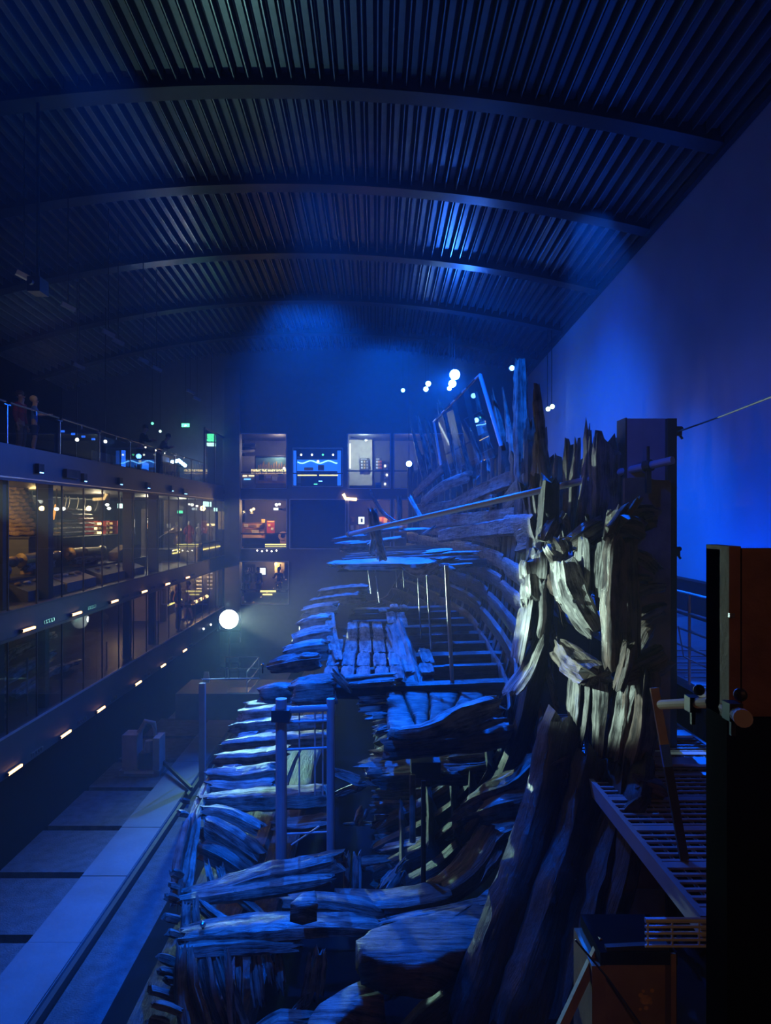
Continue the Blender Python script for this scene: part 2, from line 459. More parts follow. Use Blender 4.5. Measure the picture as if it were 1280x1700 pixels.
for yb in (10.1, 14.4, 18.3, 22.6, 26.9, 31.0):
    b = MB(); n = 30
    for i in range(n + 1):
        x = -15 + 22.15 * i / n
        for (dy, dz) in ((-.0, 0), (.46, -.01), (.46, .44), (0, .46)): b.v.append(V((x, yb + dy, zb(x, yb) + dz)))
    for i in range(n):
        for j in range(4): b.f.append((i * 4 + j, (i + 1) * 4 + j, (i + 1) * 4 + (j + 1) % 4, i * 4 + (j + 1) % 4))
    b.f += [(0, 1, 2, 3), (n * 4 + 3, n * 4 + 2, n * 4 + 1, n * 4)]
    b.build('roof_beam', M['beam'], CEIL)

WR = S(MB().bb((7.2, 1, hz(-1.45)), (7.4, 34.2, hz(8.2))).build('wall_right', M['wallblue']))
S(MB().bb((7.19, 1, -.25), (7.4, 34.2, hz(-1.45))).build('wall_right_lower', M['black_shade']))
S(MB().bar((7.17, 1, hz(-1.45)), (7.17, 34, hz(-1.45)), .03, .05).build('trim_1', M['iron']))
# dark edge channel where the roof meets the right wall
b = MB()
b.bar((7.12, 4.5, zb(7.1, 4.5) + .02), (7.12, 34, zb(7.1, 34) + .02), .12, .2); S(b.build('trim_2', M['dark']))
S(MB().bb((-15.2, 1, -.25), (-15, 34.2, hz(8))).build('wall_left', M['black_shade']))

# pit: kerb beam, pads between dark troughs
KX0, KX1 = -5.72, -4.82
S(MB().bb((KX0, 3, -.25), (KX1, 24.9, .0)).build('trim_3', M['kerb']))
kb = bpy.data.objects['trim_3']
for i, y in enumerate([5.2 + 2.15 * q for q in range(10)]):
    MB().bb((KX0 + .01, y, 0), (KX1 - .01, y + 2.13, .02 + .004 * (i % 3))).build('kerb_slab', M['kerb'], kb)
y = 3.0; ys = [5.4, 7.5, 9.7, 11.8, 13.9, 16.0, 18.3, 20.4, 22.6, 24.8]
for a, c in zip(ys, ys[1:]):
    MB().bb((-11.5, a + .14, -.26), (KX0 - .03, c - .1, -.03)).build('floor_pad', M['pad'], FL)
S(MB().bb((KX1, 3, -.25), (KX1 + .08, 24.9, -.06)).build('trim_4', M['dark']))
S(MB().bb((KX1 + .1, 3, -.25), (-3.9, 24, -.2)).build('floor_pit', M['pad']))
S(MB().bb((-3.9, 1, -.25), (7.18, 33.9, -.2)).build('floor_under_hull', M['black_shade']))  # shade beneath the wreck put into the black floor colour

# galleries on the left
GX = -7.2
for nm, h0, h1, x0 in (('floor_upper_gallery', .76, 1.42, -15), ('floor_middle_gallery', -2.40, -1.86, -12.5), ('floor_lower_gallery', -5.1, -4.3, -12.5)):
    S(MB().bb((x0, 8, hz(h0)), (GX, 34, hz(h1))).build(nm, M['slab']))
S(MB().bb((-12.6, 8, hz(-1.86)), (-12.5, 34, hz(.76))).build('wall_middle_gallery', M['char']))
S(MB().bb((-12.6, 8, hz(-4.3)), (-12.5, 34, hz(-2.4))).build('wall_lower_gallery', M['char']))
S(MB().bb((-12.4, 8, -.25), (GX - .25, 34, hz(-5.1))).build('wall_gallery_base', M['black_shade']))
S(MB().bar((GX + .015, 9, hz(.765)), (GX + .015, 33.7, hz(.765)), .03, .03).build('trim_5', M['bsteel']))
for (h, n0) in ((-4.28, 6),): S(MB().bar((GX + .02, 9, hz(h)), (GX + .02, 33.7, hz(h)), .03, .04).build('trim_6', M['steel']))
S(MB().bar((GX + .02, 9, hz(-1.88)), (GX + .02, 33.7, hz(-1.88)), .03, .04).build('trim_7', M['dark']))
for i, yc in enumerate((11.7, 14.1, 16.05, 21.5, 23.9)):
    S(MB().bb((GX - .42, yc - .12, hz(-1.86)), (GX - .14, yc + .12, hz(.76))).build('trim_%d' % (8 + 2 * i), M['dark']))
    S(MB().bb((GX - .42, yc - .1, hz(-4.3)), (GX - .22, yc + .1, hz(-2.4))).build('trim_%d' % (9 + 2 * i), M['dark']))
def dX(px, X=GX): return -X * F / (VX - px)
for n, (h0, h1) in enumerate(((-1.86, .76), (-4.3, -2.4))):
    wn = S(MB().bar((GX - .01, 9, hz(h1) - .03), (GX - .01, 33.8, hz(h1) - .03), .05, .06).build('window_%d' % (n + 1), M['dark']))
    y = 9.1
    while y < 33.5:
        MB().bb((GX - .02, y, hz(h0)), (GX - .005, y + 1.19, hz(h1) - .06)).build('pane', M['glass'], wn)
        MB().bb((GX - .03, y + 1.19, hz(h0)), (GX + .005, y + 1.205, hz(h1) - .06)).build('mullion', M['iron'], wn)
        y += 1.205
wn = S(MB().bar((GX - .01, 29.9, hz(3.72)), (GX - .01, 33.8, hz(3.72)), .06, .08).build('window_3', M['dark']))
for y in (29.95, 31.85):
    MB().bb((GX - .02, y, hz(1.42)), (GX - .005, y + 1.85, hz(3.68))).build('pane', M['glass'], wn)
    MB().bb((GX - .04, y - .05, hz(1.42)), (GX + .01, y, hz(3.68))).build('mullion', M['iron'], wn)

bal = thing('glass_balustrade', 'glass balustrade with steel posts and bright handrail along the top gallery', 'balustrade', (GX - .05, 20, hz(1.42)))
for i in range(8):
    y = 13.95 + 2.33 * (i - 1)
    MB().bar((GX - .05, y, hz(1.42)), (GX - .05, y, hz(2.2)), .05, .035).bar((GX - .05, y - .12, hz(2.19)), (GX - .05, y + .12, hz(2.19)), .05, .02).build('post', M['bsteel'], bal)
    if i < 8: MB().bb((GX - .045, y + .04, hz(1.46)), (GX - .035, y + 2.29 if i < 7 else 29.8, hz(2.12))).build('pane', M['glass2'], bal)
    MB().tube([(GX - .03, y + .1, hz(2.24)), (GX - .03, (y + 2.25) if i < 7 else 29.8, hz(2.24))], .022, 8).build('handrail', M['bsteel'], bal)
    MB().bar((GX - .03, y + 1.17, hz(2.14)), (GX - .03, y + 1.17, hz(2.24)), .03, .06).build('clip', M['bsteel'], bal)

# end wall with its openings (traced on the plane of that wall, 34 m away)
YE = 34.0
def rect(b, x0, x1, y0, y1, d=YE, th=.3):
    a, c = P(x0, y1, YE), P(x1, y0, YE)
    b.bb((a.x, d, a.z), (c.x, d + th, c.z))
WE = MB()
for r in ((103, 400, 560, 1100), (400, 876, 380, 720), (476, 486, 720, 811), (569, 577, 720, 811), (648, 654, 720, 811), (486, 569, 720, 744), (486, 569, 808, 811),
          (770, 876, 720, 1003), (400, 770, 811, 829), (476, 481, 829, 911), (574, 578, 829, 911), (648, 654, 829, 911), (400, 770, 911, 932),
          (479, 770, 932, 1003), (400, 876, 1003, 1110)):
    rect(WE, *r)
S(WE.build('wall_end', M['char']))
b = MB(); b.bb((P(374, 900, 33.8).x, 33.6, 1), (P(399, 900, 33.8).x, 33.95, hz(7))); S(b.build('trim_20', M['slab']))
def room(nm, y0, y1, x0=398, x1=772, wall='char'):
    a, c = P(x0, y1, YE), P(x1, y0, YE); z0, z1 = a.z, c.z
    S(MB().bb((a.x - .6, YE + .3, z0 - .3), (c.x, 38.6, z0)).build('floor_' + nm, M['carpet']))
    S(MB().bb((a.x - .6, YE + .3, z1), (c.x, 38.6, z1 + .2)).build('ceiling_' + nm, M['dark']))
    S(MB().bb((a.x - .6, 38.5, z0), (c.x, 38.7, z1)).build('wall_' + nm, M[wall]))
room('end_upper', 715, 813); room('end_middle', 827, 913); room('end_lower', 930, 1005)
for i, (px, y0, y1) in enumerate(((481, 715, 813), (573, 715, 813), (482, 827, 913), (573, 827, 913), (480, 930, 1005))):
    a = P(px, y1, YE); c = P(px, y0, YE)
    S(MB().bb((a.x - .05, YE + .3, a.z), (a.x + .05, 38.5, c.z)).build('wall_partition_%d' % (i + 1), M['char']))
def epane(n, x0, x1, y0, y1, rails=()):
    wn = MB(); a, c = P(x0, y1, YE), P(x1, y0, YE)
    for (p, q) in (((a.x, a.z), (a.x, c.z)), ((c.x, a.z), (c.x, c.z)), ((a.x, a.z), (c.x, a.z)), ((a.x, c.z), (c.x, c.z))):
        wn.bar((p[0], YE - .02, p[1]), (q[0], YE - .02, q[1]), .05, .05)
    wn = S(wn.build('window_%d' % n, M['steel']))
    MB().bb((a.x, YE + .02, a.z), (c.x, YE + .035, c.z)).build('pane', M['glass'], wn)
    for ry in rails:
        z = P(0, ry, YE).z
        MB().bar((a.x, YE - .04, z), (c.x, YE - .04, z), .04, .06).build('rail', M['iron'], wn)
epane(4, 400, 476, 720, 811, (784,)); epane(5, 486, 569, 744, 808, (786,)); epane(6, 577, 648, 720, 811, (782,)); epane(7, 654, 770, 720, 811, (782,))
epane(8, 400, 476, 829, 911, (886,)); epane(9, 481, 574, 829, 911); epane(10, 578, 648, 829, 911); epane(11, 654, 770, 829, 911)
epane(12, 400, 479, 932, 1003, (979,))
# blinds / dark drapes behind the middle glazing and below
S(MB().bb((P(482, 0, YE).x, YE + .5, hz(-1.5)), (P(573, 0, YE).x, YE + .55, hz(.75))).build('wall_screen', M['slab']))

# lamps of the gallery and of the end rooms
for (x, y, h, e, c) in ((-9.6, 13.2, .3, 10, WARM), (-9.6, 16.5, .3, 11, WARM), (-9.6, 20, .3, 10, WARM), (-9.4, 24, .3, 8, (1, .75, .45)), (-9.0, 28, .35, 11, (1, .8, .5)), (-8.6, 31.5, .35, 10, (1, .85, .55)),
                        (-9.2, 26.0, -2.7, 7, WARM), (-9.0, 29.5, -2.7, 14, WARM), (-8.4, 32.6, -2.7, 14, WARM),
                        (-5.6, 36.2, .4, 26, WARM), (-5.0, 36.6, 3.4, 16, (1, .72, .5)), (-.6, 36.3, 3.4, 24, (.85, 1, .8)), (1.8, 36.2, 3.2, 6, (1, .8, .5)),
                        (.2, 36.2, .4, 12, WARM), (2.6, 36.2, .4, 8, WARM), (-5.4, 37.7, -2.5, 12, WARM), (-2.6, 35.6, 3.0, 3, (.1, .3, 1))):
    point((x, y, hz(h)), c, e * (14 if x < -8 else 8), .12)
# ------------------------------------------------------------------ the wreck: one thing, every timber a part of its own
SHIP = thing('ship_wreck', 'huge broken wooden ship hull with open decks and jagged frames, resting in the pit', 'ship', (0, 18, .4))
RN = random.Random(3)
def lerpl(xs, ys, x):
    if x <= xs[0]: return ys[0]
    for i in range(len(xs) - 1):
        if x <= xs[i + 1]: return ys[i] + (ys[i + 1] - ys[i]) * (x - xs[i]) / (xs[i + 1] - xs[i])
    return ys[-1]
def half(d): return lerpl([8, 9.5, 12, 16, 20, 24, 28, 31], [1.95, 2.12, 2.6, 2.9, 2.95, 2.5, 1.8, 1.2], d)
def rise(d): return lerpl([8, 20, 26, 31], [0, 0, .7, 2.2], d)
SEC = [(-2.9, -6.0), (-1.2, -5.85), (.3, -5.4), (1.05, -4.7), (1.6, -3.7), (1.9, -2.6), (2.04, -1.4), (2.12, -.2), (2.16, .8), (2.1, 1.8), (2.0, 3.0)]
def sec(d, h, off=0.0):
    """a point on the inside of the hull at depth d and height h; off pushes outwards"""
    r = rise(d); hh = h - r * max(0, min(1, (1.5 - h) / 6)); xs = [p[0] for p in SEC]; hs = [p[1] for p in SEC]
    x = lerpl(hs, xs, hh); B = half(d) / 2.12
    return V(((x * B if x > 0 else x) + off, d, hz(h)))

# frames that stand inside the planking, from the bottom round to the open top
d = 10.2
while d < 30.5:
    top = lerpl([9, 12, 15, 20, 25, 30], [.5, 1.0, 1.3, 1.5, 1.9, 2.2], d) + RN.uniform(-.45, .35)
    r0 = rise(d)
    hs = [-5.55 + r0 * .8, -5.0 + r0 * .7, -4.3 + r0 * .5, -3.4, -2.4, -1.2, 0, top]
    timber('hull_frame', [sec(d + RN.uniform(-.05, .05), h, .22) for h in hs], .30, .26, SHIP, 'oak_shade', up=(0, 1, 0), seg=.35, rough=.03, n=10)
    d += .78
# inside planking, long strakes with gaps, broken lengths
for h in (-5.3, -4.98, -4.62, -4.22, -3.8, -3.36, -2.92, -2.46, -2.0, -1.54, -1.08, -.62, -.16):
    a = 10.0 + RN.uniform(0, .8)
    while a < 29:
        c = min(30, a + RN.uniform(5, 8))
        k = max(2, int((c - a) / 1.2))
        pts = [sec(a + (c - a) * i / k, h + .012 * (a - 10) + RN.uniform(-.02, .02), .02) for i in range(k + 1)]
        sd = V((.9, 0, .42 if h < -3.6 else .12))
        if RN.random() > .12 or h < -1: timber('hull_plank', pts, .40, .09, SHIP, 'oak2' if h > -1.2 else 'oak_shade', up=sd, seg=.5, rough=.015, n=8, rag=.06)
        a = c + RN.uniform(.03, .12)
# outer planking behind the frames
for h in (-4.6, -4.05, -3.5, -2.95, -2.4, -1.85, -1.3, -.75, -.2):
    pts = [sec(9.6 + i * 2.3, h + .02 * i, .46) for i in range(9)]
    timber('outer_plank', pts, .56, .1, SHIP, 'oak2', up=(.95, 0, .2), seg=.8, rough=.015, n=8)
# bottom planking below the lower beams
for i in range(3):
    x = -2.7 + i * .52
    timber('bottom_plank', [V((x * (1 if q < 4 else .9), 7.4 + q * 3.2, .98 - i * -.05 + rise(7.4 + q * 3.2) * .3)) for q in range(7)], .5, .1, SHIP, 'oak_shade', up=(0, 0, 1), seg=.7, n=8, rough=.015)

# jagged frame tops rising above the hull side: (bottom, top, width, thickness, material)
for (bx, by, tx, ty, d, w0, w1, th, m) in (
    (707, 800, 683, 706, 28.0, .26, .10, .22, 'oak2'), (718, 800, 693, 692, 27.6, .30, .16, .22, 'oak'), (726, 790, 706, 700, 27.0, .28, .08, .22, 'oak'),
    (738, 800, 713, 706, 26.0, .26, .06, .22, 'oak2'), (742, 815, 722, 715, 25.4, .24, .05, .2, 'oak'),
    (760, 815, 729, 670, 24.4, .24, .19, .24, 'oak'), (775, 800, 751, 706, 23.2, .50, .10, .24, 'oak'), (790, 815, 760, 728, 22.6, .34, .14, .24, 'oak2'),
    (806, 800, 783, 722, 21.4, .36, .14, .24, 'oak'), (826, 815, 790, 651, 20.2, .40, .09, .26, 'oak'), (836, 800, 812, 740, 19.4, .3, .16, .26, 'oak2'),
    (848, 805, 818, 656, 18.4, .34, .06, .26, 'oak'), (852, 800, 836, 652, 17.2, .30, .03, .24, 'oak'), (860, 800, 850, 700, 16.4, .34, .16, .26, 'oak'),
    (872, 815, 865, 603, 14.4, .38, .20, .30, 'oak'), (886, 815, 880, 700, 13.4, .30, .22, .26, 'oak2'),
    (926, 905, 891, 655, 11.5, .21, .13, .2, 'oak'), (905, 900, 897, 720, 12.0, .30, .22, .22, 'oak2'), (918, 905, 911, 780, 11.7, .24, .16, .22, 'oak2'),
    (936, 900, 930, 770, 11.0, .26, .24, .22, 'oak'), (942, 905, 944, 745, 10.5, .14, .12, .2, 'oak2'),
    (964, 915, 977, 712, 9.9, .24, .07, .2, 'oak2'), (952, 905, 958, 742, 10.2, .14, .10, .2, 'oak2'),
    (996, 930, 1006, 738, 9.5, .34, .40, .22, 'oak2'), (1020, 905, 1024, 742, 9.6, .14, .10, .2, 'oak2'), (975, 900, 985, 740, 9.8, .12, .12, .2, 'oak2')):
    a, c = P(bx, by, d), P(tx, ty, d); m1 = a.lerp(c, .5) + V((RN.uniform(-.03, .05), .05, 0))
    timber('hull_frame', [a, m1, c], [w0, (w0 + w1) * .52, w1], [th, th, th * .7], SHIP, m, up=(0, 1, 0), seg=.14, rough=.05, rag=.2, n=12)
# stubs and planks between the frame feet
for i in range(16):
    d = 27 - i * 1.05; x = lerpl([11, 14, 18, 22, 27], [905, 880, 845, 800, 730], d)
    TP('hull_frame', [(x, 905, d), (x - 6, 850, d), (x - 12 + RN.uniform(-6, 6), 792 + RN.uniform(-10, 22), d)], .2, .24, SHIP, 'oak2', up=(0, 1, 0), rough=.04, rag=.15, n=10)
# wales: diagonal boards across the frames
for (pp, wd, m) in (([(688, 822, 27), (715, 795, 25), (735, 778, 24)], .34, 'oak2'), ([(700, 835, 25), (735, 808, 23), (780, 790, 21.5)], .40, 'oak2'),
                    ([(745, 845, 21), (800, 815, 18), (862, 790, 15.5)], .40, 'oak2'), ([(838, 838, 16.4), (870, 805, 14.2), (905, 782, 12.5)], .44, 'oak2'),
                    ([(700, 868, 24), (780, 862, 20), (870, 855, 14.5), (905, 850, 12.3)], .42, 'oak2'), ([(730, 890, 22), (800, 880, 18), (900, 868, 12.4)], .40, 'oak2'),
                    ([(860, 900, 13.5), (915, 880, 11.6)], .5, 'oak2'), ([(690, 845, 26), (760, 838, 22), (820, 830, 17)], .36, 'oak2')):
    TP('wale', pp, wd, .14, SHIP, m, up=(.9, .35, 0), rough=.03, n=10)

# ---- near cut end of the hull, heavy frames facing the camera
for (pp, wd, th, m) in (
    ([(1032, 1110, 8.2), (1030, 1000, 8.2), (1030, 895, 8.25)], [.40, .40, .30], .24, 'oak2'),
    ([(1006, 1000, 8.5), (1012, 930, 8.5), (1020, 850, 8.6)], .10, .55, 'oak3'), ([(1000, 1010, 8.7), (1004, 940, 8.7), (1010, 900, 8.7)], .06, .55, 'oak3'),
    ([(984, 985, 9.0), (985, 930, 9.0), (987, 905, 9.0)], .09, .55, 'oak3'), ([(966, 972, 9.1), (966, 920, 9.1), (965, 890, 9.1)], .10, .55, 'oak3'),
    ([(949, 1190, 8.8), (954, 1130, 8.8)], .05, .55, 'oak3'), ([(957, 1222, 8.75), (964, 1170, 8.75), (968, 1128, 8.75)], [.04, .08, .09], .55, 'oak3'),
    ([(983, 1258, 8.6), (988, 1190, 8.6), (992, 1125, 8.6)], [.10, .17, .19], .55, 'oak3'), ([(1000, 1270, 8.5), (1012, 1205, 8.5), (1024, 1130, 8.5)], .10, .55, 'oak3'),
    ([(1006, 1298, 8.4), (1020, 1220, 8.4), (1046, 1110, 8.3)], .09, .55, 'oak3'), ([(1028, 1290, 8.2), (1046, 1190, 8.2), (1056, 1090, 8.2)], .2, .24, 'oak2'),
    ([(1050, 1290, 8.0), (1070, 1210, 8.0), (1076, 1110, 8.0)], .26, .24, 'oak2'), ([(1040, 1120, 8.1), (1075, 1105, 8.1), (1100, 1090, 8.1)], .3, .3, 'oak2'),
    ([(1028, 1140, 8.0), (1040, 1100, 8.0), (1044, 1070, 8.0)], .14, .2, 'oak2')):
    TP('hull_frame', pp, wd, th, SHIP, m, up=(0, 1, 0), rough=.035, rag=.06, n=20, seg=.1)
# clamps, knees and blocks on that end
for (nm, pp, wd, th, m) in (
    ('clamp', [(874, 932, 10.2), (876, 962, 10.2)], .16, .7, 'oak3'), ('clamp', [(895, 912, 10.1), (893, 960, 10.1)], .20, .7, 'oak3'),
    ('clamp', [(880, 968, 10.1), (882, 1002, 10.0)], .24, .7, 'oak3'), ('clamp', [(893, 962, 10.0), (893, 1015, 10.0), (886, 1062, 9.9)], .10, .7, 'oak3'),
    ('clamp', [(873, 1000, 10.2), (866, 1050, 10.0), (858, 1092, 10.0)], .07, .7, 'oak3'),
    ('clamp', [(893, 1060, 9.8), (872, 1112, 9.7), (846, 1150, 9.6)], .07, .7, 'oak3'),
    ('knee', [(935, 935, 9.2), (946, 975, 9.15), (965, 1015, 9.0), (986, 1050, 8.9)], [.26, .34, .26, .2], .7, 'oak3'),
    ('knee', [(918, 905, 9.6), (930, 925, 9.5)], .3, .4, 'oak'), ('knee', [(905, 900, 9.9), (920, 870, 10)], .2, .3, 'oak'),
    ('knee', [(950, 900, 9.3), (985, 878, 9.2), (1000, 870, 9.2)], .22, .3, 'oak'),
    ('beam_end', [(928, 1075, 9.4), (962, 1105, 8.9), (990, 1122, 8.4)], [.25, .42, .5], .28, 'oak'),
    ('beam_end', [(925, 955, 9.8), (948, 990, 9.3)], .3, .3, 'oak2')):
    pt = TP(nm, pp, wd, th, SHIP, m, up=(0, 1, 0) if nm != 'beam_end' else (0, 0, 1), rough=.05, rag=.06, n=20, seg=.08)
    if nm in ('knee', 'beam_end'):
        q = P(*pp[len(pp) // 2]) + V((-.12, -.16, .12)); MB().tube([q, q + V((-.05, -.14, .05))], .025, 8).build('iron_bolt', M['iron'], pt)
TP('peg', [(938, 893, 9.2), (962, 892, 9.2)], .05, .05, SHIP, 'oak', n=8)
# gnarled broken ends sticking out on the outer side
for (x0, y0, x1, y1, d, r) in ((1010, 890, 1046, 838, 8.3, .10), (1020, 900, 1060, 832, 8.2, .05), (1030, 872, 1060, 880, 8.2, .16), (1048, 858, 1088, 856, 8.5, .15), (1062, 868, 1086, 862, 8.4, .14),
                               (1045, 900, 1066, 880, 8.3, .14), (1055, 920, 1088, 945, 8.4, .10), (1050, 965, 1078, 962, 8.5, .07), (1055, 985, 1098, 975, 8.4, .10), (1060, 1030, 1098, 1012, 8.5, .12),
                               (1058, 1080, 1080, 1040, 8.6, .10), (1060, 1300, 1100, 1318, 7.6, .13), (1050, 1345, 1082, 1362, 7.4, .14), (1062, 1330, 1110, 1316, 7.8, .08),
                               (1056, 1390, 1096, 1420, 7.0, .09), (1040, 1360, 1066, 1330, 7.3, .10)):
    TP('broken_end', [(x0, y0, d), ((x0 + x1) / 2, (y0 + y1) / 2 - 3, d), (x1, y1, d)], r * 1.7, r * 1.6, SHIP, 'oak2', rough=.05, rag=.07, n=10, seg=.07)
# lower near frames, shade put into their near-black oak
for (pp, wd, th) in (([(770, 1720, 7.0), (850, 1500, 7.7), (905, 1330, 8.4), (935, 1190, 8.9)], .5, .5), ([(850, 1720, 6.8), (915, 1520, 7.4), (962, 1370, 8.0), (985, 1260, 8.4)], .5, .5),
                     ([(935, 1700, 6.7), (985, 1540, 7.1), (1025, 1380, 7.7), (1040, 1280, 8.1)], .42, .5), ([(985, 1600, 6.9), (1035, 1440, 7.2), (1052, 1330, 7.6), (1058, 1270, 8.0)], .2, .5),
                     ([(700, 1740, 7.2), (790, 1620, 7.6), (860, 1480, 8.2)], .3, .4), ([(640, 1780, 7.0), (720, 1690, 7.2), (790, 1640, 7.4)], .35, .4)):
    TP('hull_frame', pp, wd, th, SHIP, 'oak_shade', up=(0, 1, 0), rough=.06, n=12)
for (pp, w_, h_) in (([(905, 1290, 8.6), (945, 1262, 8.5)], .4, .3), ([(900, 1400, 8.2), (960, 1390, 8)], .4, .3), ([(930, 1480, 7.6), (960, 1450, 7.5)], .25, .2)):
    TP('broken_end', pp, w_, h_, SHIP, 'oak2', rough=.06)

# ---- upper deck
for (pp, wd, ht, m) in (([(556, 939, 17.0), (640, 936, 17.5), (724, 934, 17.8)], [1.3, 2.9, 3.6], .16, 'oak'),
                        ([(566, 908, 19), (608, 905, 19)], .8, .28, 'oak'), ([(598, 903, 20), (662, 894, 20)], .5, .12, 'oak'), ([(560, 897, 20.5), (600, 893, 20.5)], .4, .2, 'oak'),
                        ([(612, 883, 22), (662, 877, 22)], .6, .12, 'oak'), ([(668, 880, 21), (705, 878, 21)], .9, .1, 'oak'), ([(706, 884, 20), (717, 877, 20)], .3, .08, 'oak'),
                        ([(712, 917, 15.4), (742, 914, 15.4)], .6, .1, 'oak'), ([(738, 919, 15.2), (786, 917, 15)], .35, .08, 'oak'), ([(728, 931, 14.6), (757, 928, 14.6)], .2, .1, 'oak2'), ([(760, 938, 14.2), (775, 937, 14.2)], .3, .08, 'oak')):
    TP('upper_deck_beam', pp, wd, ht, SHIP, m, rough=.03, rag=.2)
TP('standing_timber', [(619, 850, 18), (625, 890, 17.8), (634, 926, 17.4)], .30, .2, SHIP, 'oak', up=(0, 1, 0))
TP('standing_timber', [(617, 918, 17.2), (619, 900, 17.2)], .14, .2, SHIP, 'oak3', up=(0, 1, 0))
TP('strut', [(616, 816, 22), (626, 838, 22), (640, 855, 21.8), (656, 866, 21.5)], .10, .12, SHIP, 'oak', up=(0, 1, 0))
TP('strut', [(662, 866, 23), (662, 828, 23)], .18, .2, SHIP, 'oak2', up=(0, 1, 0)); TP('strut', [(680, 826, 23), (700, 862, 22)], .16, .2, SHIP, 'oak2', up=(0, 1, 0))
TP('knee', [(672, 944, 15.4), (690, 950, 15.2), (708, 948, 15.0), (727, 937, 14.8)], [.05, .07, .07, .05], [.08, .2, .26, .22], SHIP, 'oak3', up=(0, 0, 1), rough=.01)
# beams under the upper deck
for i in range(8):
    d = 18.5 + i * 1.3
    timber('upper_deck_beam', [V((-.9, d, hz(-1.35))), V((.6, d, hz(-1.3))), V((half(d), d, hz(-1.2)))], .26, .24, SHIP, 'oak_shade', seg=.4)

# ---- main deck: beams with their broken left ends, planks on top
for (xl, yl, xr, yr, d, ht) in ((530, 985, 610, 978, 22.6, .26), (517, 1001, 606, 992, 21.0, .28), (503, 1018, 560, 1010, 19.4, .28), (496, 1040, 548, 1031, 17.8, .30), (497, 1054, 546, 1046, 16.6, .18),
                                (488, 1067, 552, 1056, 15.8, .34), (474, 1088, 545, 1078, 14.6, .34), (452, 1108, 530, 1096, 13.5, .22), (432, 1153, 482, 1150, 12.4, .26), (486, 1150, 556, 1144, 12.0, .36)):
    TP('deck_beam', [(xl, yl, d), ((xl + xr) / 2, (yl + yr) / 2 - 1, d), (xr, yr, d)], [.5, .6, .6], [ht, ht * 1.25, ht * 1.25], SHIP, 'oak', rough=.05, rag=.08, n=22, seg=.1)
for i in range(9):
    d = 12.2 + i * 1.25
    timber('deck_beam', [V((-.7, d, hz(-3.0))), V((.5, d, hz(-2.98))), V((half(d), d, hz(-2.9)))], .28, .26, SHIP, 'oak_shade', seg=.4)
TP('deck_plank', [(547, 1012, 20), (549, 1040, 17), (556, 1082, 14.2)], .26, .12, SHIP, 'oak'); TP('deck_plank', [(553, 1060, 15.8), (562, 1096, 13.4)], .2, .1, SHIP, 'oak')
for (a, c) in ((18.4, 16.0), (15.9, 14.35), (14.3, 13.1), (13.0, 12.0)):
    for i, x in enumerate((-.78, -.50, -.20, .10, .38)):
        if a > 16.2 and i in (0, 4): continue
        xo = -.004 * (a - 12) + RN.uniform(-.015, .015); s = .03 * (a - 13) * .6
        timber('deck_plank', [V((x + xo - s * .6, a - .03, hz(-2.76 + RN.uniform(-.02, .02)))), V((x + xo, c + .03, hz(-2.78)))], .265, .09, SHIP, 'oak', rough=.014, rag=.05, n=12)
for (x, a, c) in ((.42, 20.6, 18.6), (.70, 20.6, 18.4), (.2, 21.4, 20.8), (.55, 22.4, 21.6), (.85, 22.3, 21.5), (1.0, 14.9, 13.6), (.62, 14.0, 12.8), (.92, 13.4, 12.75)):
    timber('deck_plank', [V((x, a, hz(-2.8))), V((x + .02, c, hz(-2.82)))], .27, .09, SHIP, 'oak', rough=.015, rag=.06, n=12)
for (xl, yl, xr, yr, d) in ((558, 1128, 652, 1121, 11.7), (575, 1136, 650, 1130, 11.5), (556, 1118, 580, 1142, 11.5), (600, 1163, 640, 1160, 11.3), (603, 1176, 638, 1173, 11.2), (612, 1188, 640, 1186, 11.0), (625, 1212, 642, 1208, 10.8)):
    TP('deck_beam', [(xl, yl, d), (xr, yr, d)], .3, .1, SHIP, 'oak', rough=.03, rag=.1)
for (ol, m) in (([(641, 1146), (664, 1142), (676, 1170), (690, 1205), (648, 1212), (643, 1190)], 'oak'), ([(667, 1142), (708, 1142), (712, 1160), (709, 1196), (693, 1204), (680, 1172)], 'oak'),
                ([(712, 1142), (748, 1140), (762, 1150), (748, 1178), (713, 1195), (716, 1165)], 'oak'), ([(752, 1140), (797, 1136), (803, 1158), (780, 1172), (750, 1180), (766, 1152)], 'oak'),
                ([(690, 1128), (720, 1126), (724, 1139), (694, 1140)], 'oak')):
    slab('deck_plank', ol, -2.98, .14, SHIP, m, rough=.018)
TP('deck_beam', [(650, 1217, 10.1), (705, 1214, 9.9), (765, 1190, 9.9), (828, 1168, 9.8)], [.3, .34, .34, .3], [.14, .2, .3, .24], SHIP, 'oak', rough=.07)
TP('deck_beam', [(690, 1222, 10.3), (770, 1212, 10.2), (830, 1192, 10.1)], .3, .14, SHIP, 'oak', rough=.06)
TP('deck_beam', [(640, 1240, 10.8), (740, 1232, 10.6), (850, 1215, 10.4)], .5, .3, SHIP, 'oak2', rough=.05)
TP('stanchion', [(655, 1040, 15.5), (668, 1080, 14.5), (690, 1150, 12.3)], .42, .3, SHIP, 'oak2', up=(0, 1, 0), rough=.05)
